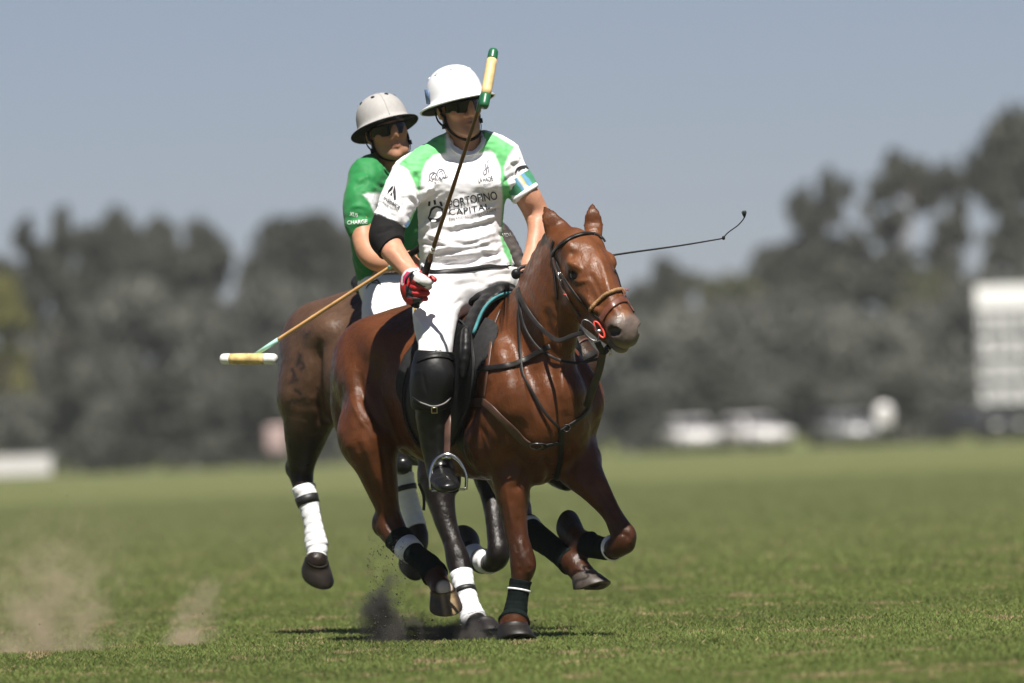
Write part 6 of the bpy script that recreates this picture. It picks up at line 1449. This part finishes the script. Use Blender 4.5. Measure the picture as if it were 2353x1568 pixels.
car(1732, 467, math.radians(-66), M_car, 'white car parked just right of the other white car')
car(1950, 466, math.radians(-74), M_carg, 'silver car parked between the white cars and the scoreboard')
car(2255, 470, math.radians(-60), M_cark, 'dark car parked below the scoreboard')
g = W(2030, 955, 464); sg = thing('sign', 'small white board on a post right of the silver car', 'sign', (g[0], 464, 0))
a = np.linspace(0, 2*math.pi, 21); make('board', *loft(np.array([[g[0], 464.0, g[2]-.5], [g[0], 464.0, g[2]-.3], [g[0], 464.0, g[2]+.3], [g[0], 464.0, g[2]+.5]]), [.22, .38, .38, .22], [.04, .05, .05, .04], n=16, up=(0, 1, 0)), M_car, sg); make('post', *loft(np.array([[g[0], 464.05, 0], [g[0], 464.05, g[2]]]), .05, n=8), M_post, sg)
g0, g1_ = W(-60, 1072, 455), W(118, 1072, 455); zt = W(60, 1046, 455)[2]
hb = thing('hoarding', 'long low white hoarding board at the left edge of the field', 'hoarding', ((g0[0]+g1_[0])/2, 455, 0)); make('board', *box(((g0[0]+g1_[0])/2, 455, zt/2+.04), (g1_[0]-g0[0], .08, zt-.08)), M_car, hb, smooth=False)
for f in (.05, .5, .95): make('leg', *box((g0[0]+(g1_[0]-g0[0])*f, 455.12, zt/2), (.10, .10, zt)), M_post, hb, smooth=False)
g = W(636, 1010, 456); tn = thing('board', 'small pale pink board on legs left of the dark horse', 'board', (g[0], 456, 0)); make('panel', *loft(np.array([[g[0], 456, g[2]-.55], [g[0], 456, g[2]-.4], [g[0], 456, g[2]+.45], [g[0], 456, g[2]+.6]]), [.40, .46, .46, .38], [.04, .05, .05, .04], n=14, up=(0, 1, 0)), M_pink, tn)
for q in (-.25, .25): make('leg', *loft(np.array([[g[0]+q, 456.06, 0], [g[0]+q, 456.06, g[2]]]), .04, n=8), M_post, tn)

# ---- kicked-up earth ---------------------------------------------------------
M_soil = mat('soil', (0.030, 0.026, 0.022), rough=0.95, var=0.3, vscale=60)
M_soilp = mat('soil_dry', (0.16, 0.12, 0.08), rough=0.95, var=0.3, vscale=60)
def clods(name, label, n, sampler, material, smin_, smax_):
    Vs, Fs = [], []
    for i in range(n):
        c = sampler(); s = smin_+(smax_-smin_)*random.random()**3
        t = rng.normal(size=(4, 3)); t /= np.linalg.norm(t, axis=1)[:, None]; V = c+t*s*np.array([1, 1, 1.3]); k_ = len(Vs)*4; Vs.append(V); Fs += [(k_, k_+1, k_+2), (k_, k_+2, k_+3), (k_, k_+3, k_+1), (k_+1, k_+3, k_+2)]
    o = fast_mesh(name, np.concatenate(Vs), np.array(Fs), material); return tag(o, label, 'dirt', kind='stuff')
def cone(px0, px1, ytop, ybot, Y, sp):
    def f():
        t = random.random()**1.7; y = ybot+(ytop-ybot)*t; x = random.uniform(px0, px1)+random.gauss(0, 14)*(1-t); p = W(x, y, Y+random.gauss(0, sp)); p[2] = max(p[2], .004); return p
    return f
clods('flying_dirt', 'dark crumbs of earth thrown up behind the planted hooves', 2200, cone(845, 935, 1230, 1478, 45.42, .10), M_soil, .0008, .0050)
clods('flying_dirt', 'dark crumbs of earth scattered along the ground by the planted hooves', 500, cone(900, 1250, 1425, 1478, 45.2, .15), M_soil, .0008, .0065)
clods('flying_dirt', 'dry crumbs of earth flying left of the horses', 1100, cone(20, 700, 1120, 1490, 46.5, .5), M_soilp, .0008, .0045)
def dust(name, label, c_px, Y, size, col, dens, lean=0.0, seed=0.0, sharp=1.0):
    c = W(c_px[0], c_px[1], Y); V, F = box((0, 0, 0), (size[0]*2, size[1]*2, size[2]*2)); me = bpy.data.meshes.new(name); me.from_pydata(V.tolist(), [], F); o = bpy.data.objects.new(name, me); COL.objects.link(o); o.location = (c[0], c[1], size[2]+.004)
    m = bpy.data.materials.new(name); m.use_nodes = True; nt = m.node_tree; N = nt.nodes; L = nt.links; N.remove(N['Principled BSDF'])
    pv = N.new('ShaderNodeVolumePrincipled'); pv.inputs['Color'].default_value = (*col, 1); pv.inputs['Anisotropy'].default_value = 0.2
    tc = N.new('ShaderNodeTexCoord'); mp = N.new('ShaderNodeMapping'); mp.inputs['Location'].default_value = (seed, seed*2, 0); L.new(tc.outputs['Object'], mp.inputs['Vector'])
    nz = N.new('ShaderNodeTexNoise'); nz.inputs['Scale'].default_value = 9; nz.inputs['Detail'].default_value = 5; nz.inputs['Roughness'].default_value = .65; L.new(mp.outputs['Vector'], nz.inputs['Vector'])
    # falloff: an upright plume, wide at the foot, thinning upwards
    sx = N.new('ShaderNodeSeparateXYZ'); L.new(tc.outputs['Object'], sx.inputs['Vector'])
    def mth(op, a, b=None):
        n = N.new('ShaderNodeMath'); n.operation = op
        for i, v in enumerate((a, b)):
            if v is None: continue
            if isinstance(v, (int, float)): n.inputs[i].default_value = v
            else: L.new(v, n.inputs[i])
        return n.outputs[0]
    hz = mth('DIVIDE', mth('ADD', sx.outputs['Z'], size[2]), size[2]*2)           # 0 at the ground, 1 at the top
    xx = mth('DIVIDE', mth('ADD', sx.outputs['X'], mth('MULTIPLY', mth('SUBTRACT', hz, 0.5), -lean*size[0])), size[0]); yy = mth('DIVIDE', sx.outputs['Y'], size[1])
    rr = mth('SQRT', mth('ADD', mth('MULTIPLY', xx, xx), mth('MULTIPLY', yy, yy)))
    w_ = mth('ADD', mth('MULTIPLY', mth('SUBTRACT', 1.0, hz), 0.12), 0.72)
    fall = mth('SUBTRACT', 1.0, mth('DIVIDE', rr, w_)); fall = mth('MULTIPLY', fall, mth('SUBTRACT', 1.02, mth('POWER', hz, 1.3)))
    dn = mth('ADD', fall, mth('MULTIPLY', mth('SUBTRACT', nz.outputs['Fac'], 0.56), 2.6*sharp))
    cl = N.new('ShaderNodeClamp'); L.new(dn, cl.inputs['Value']); edge = N.new('ShaderNodeClamp'); L.new(mth('MULTIPLY', fall, 1.8), edge.inputs['Value'])
    L.new(mth('MULTIPLY', mth('MULTIPLY', cl.outputs['Result'], edge.outputs['Result']), dens), pv.inputs['Density']); L.new(pv.outputs['Volume'], N['Material Output'].inputs['Volume'])
    me.materials.append(m); return tag(o, label, 'dust', kind='stuff')
dust('dust', 'dark burst of dust thrown up behind the planted hooves', (885, 1400), 45.5, (.25, .17, .19), (0.14, 0.135, 0.13), 60, -0.3, 1.3, 1.5)
dust('dust', 'low grey dust around the planted hooves', (1060, 1450), 45.35, (.46, .16, .075), (0.24, 0.22, 0.21), 60, 0, 4.1, 1.3)
dust('dust', 'wide pale dust cloud at the lower left', (130, 1400), 45.9, (.56, .40, .36), (0.80, 0.66, 0.52), 5, 0.3, 7.7, 1.1)
dust('dust', 'small pale dust puff left of the horses', (455, 1420), 46.4, (.20, .16, .17), (0.80, 0.66, 0.52), 16, 0.6, 2.9, 1.1)
hz = make('haze', *box((0, 240, 14.0), (420, 640, 30.0)), bpy.data.materials.new('haze_air'), smooth=False); hz['kind'] = 'stuff'; hz['label'] = 'thin pale air haze over the whole field'; hz['category'] = 'haze'
m = hz.data.materials[0]; m.use_nodes = True; N = m.node_tree.nodes; N.remove(N['Principled BSDF']); pv = N.new('ShaderNodeVolumePrincipled'); pv.inputs['Color'].default_value = (0.86, 0.90, 0.96, 1); pv.inputs['Density'].default_value = 0.00012; m.node_tree.links.new(pv.outputs['Volume'], N['Material Output'].inputs['Volume'])
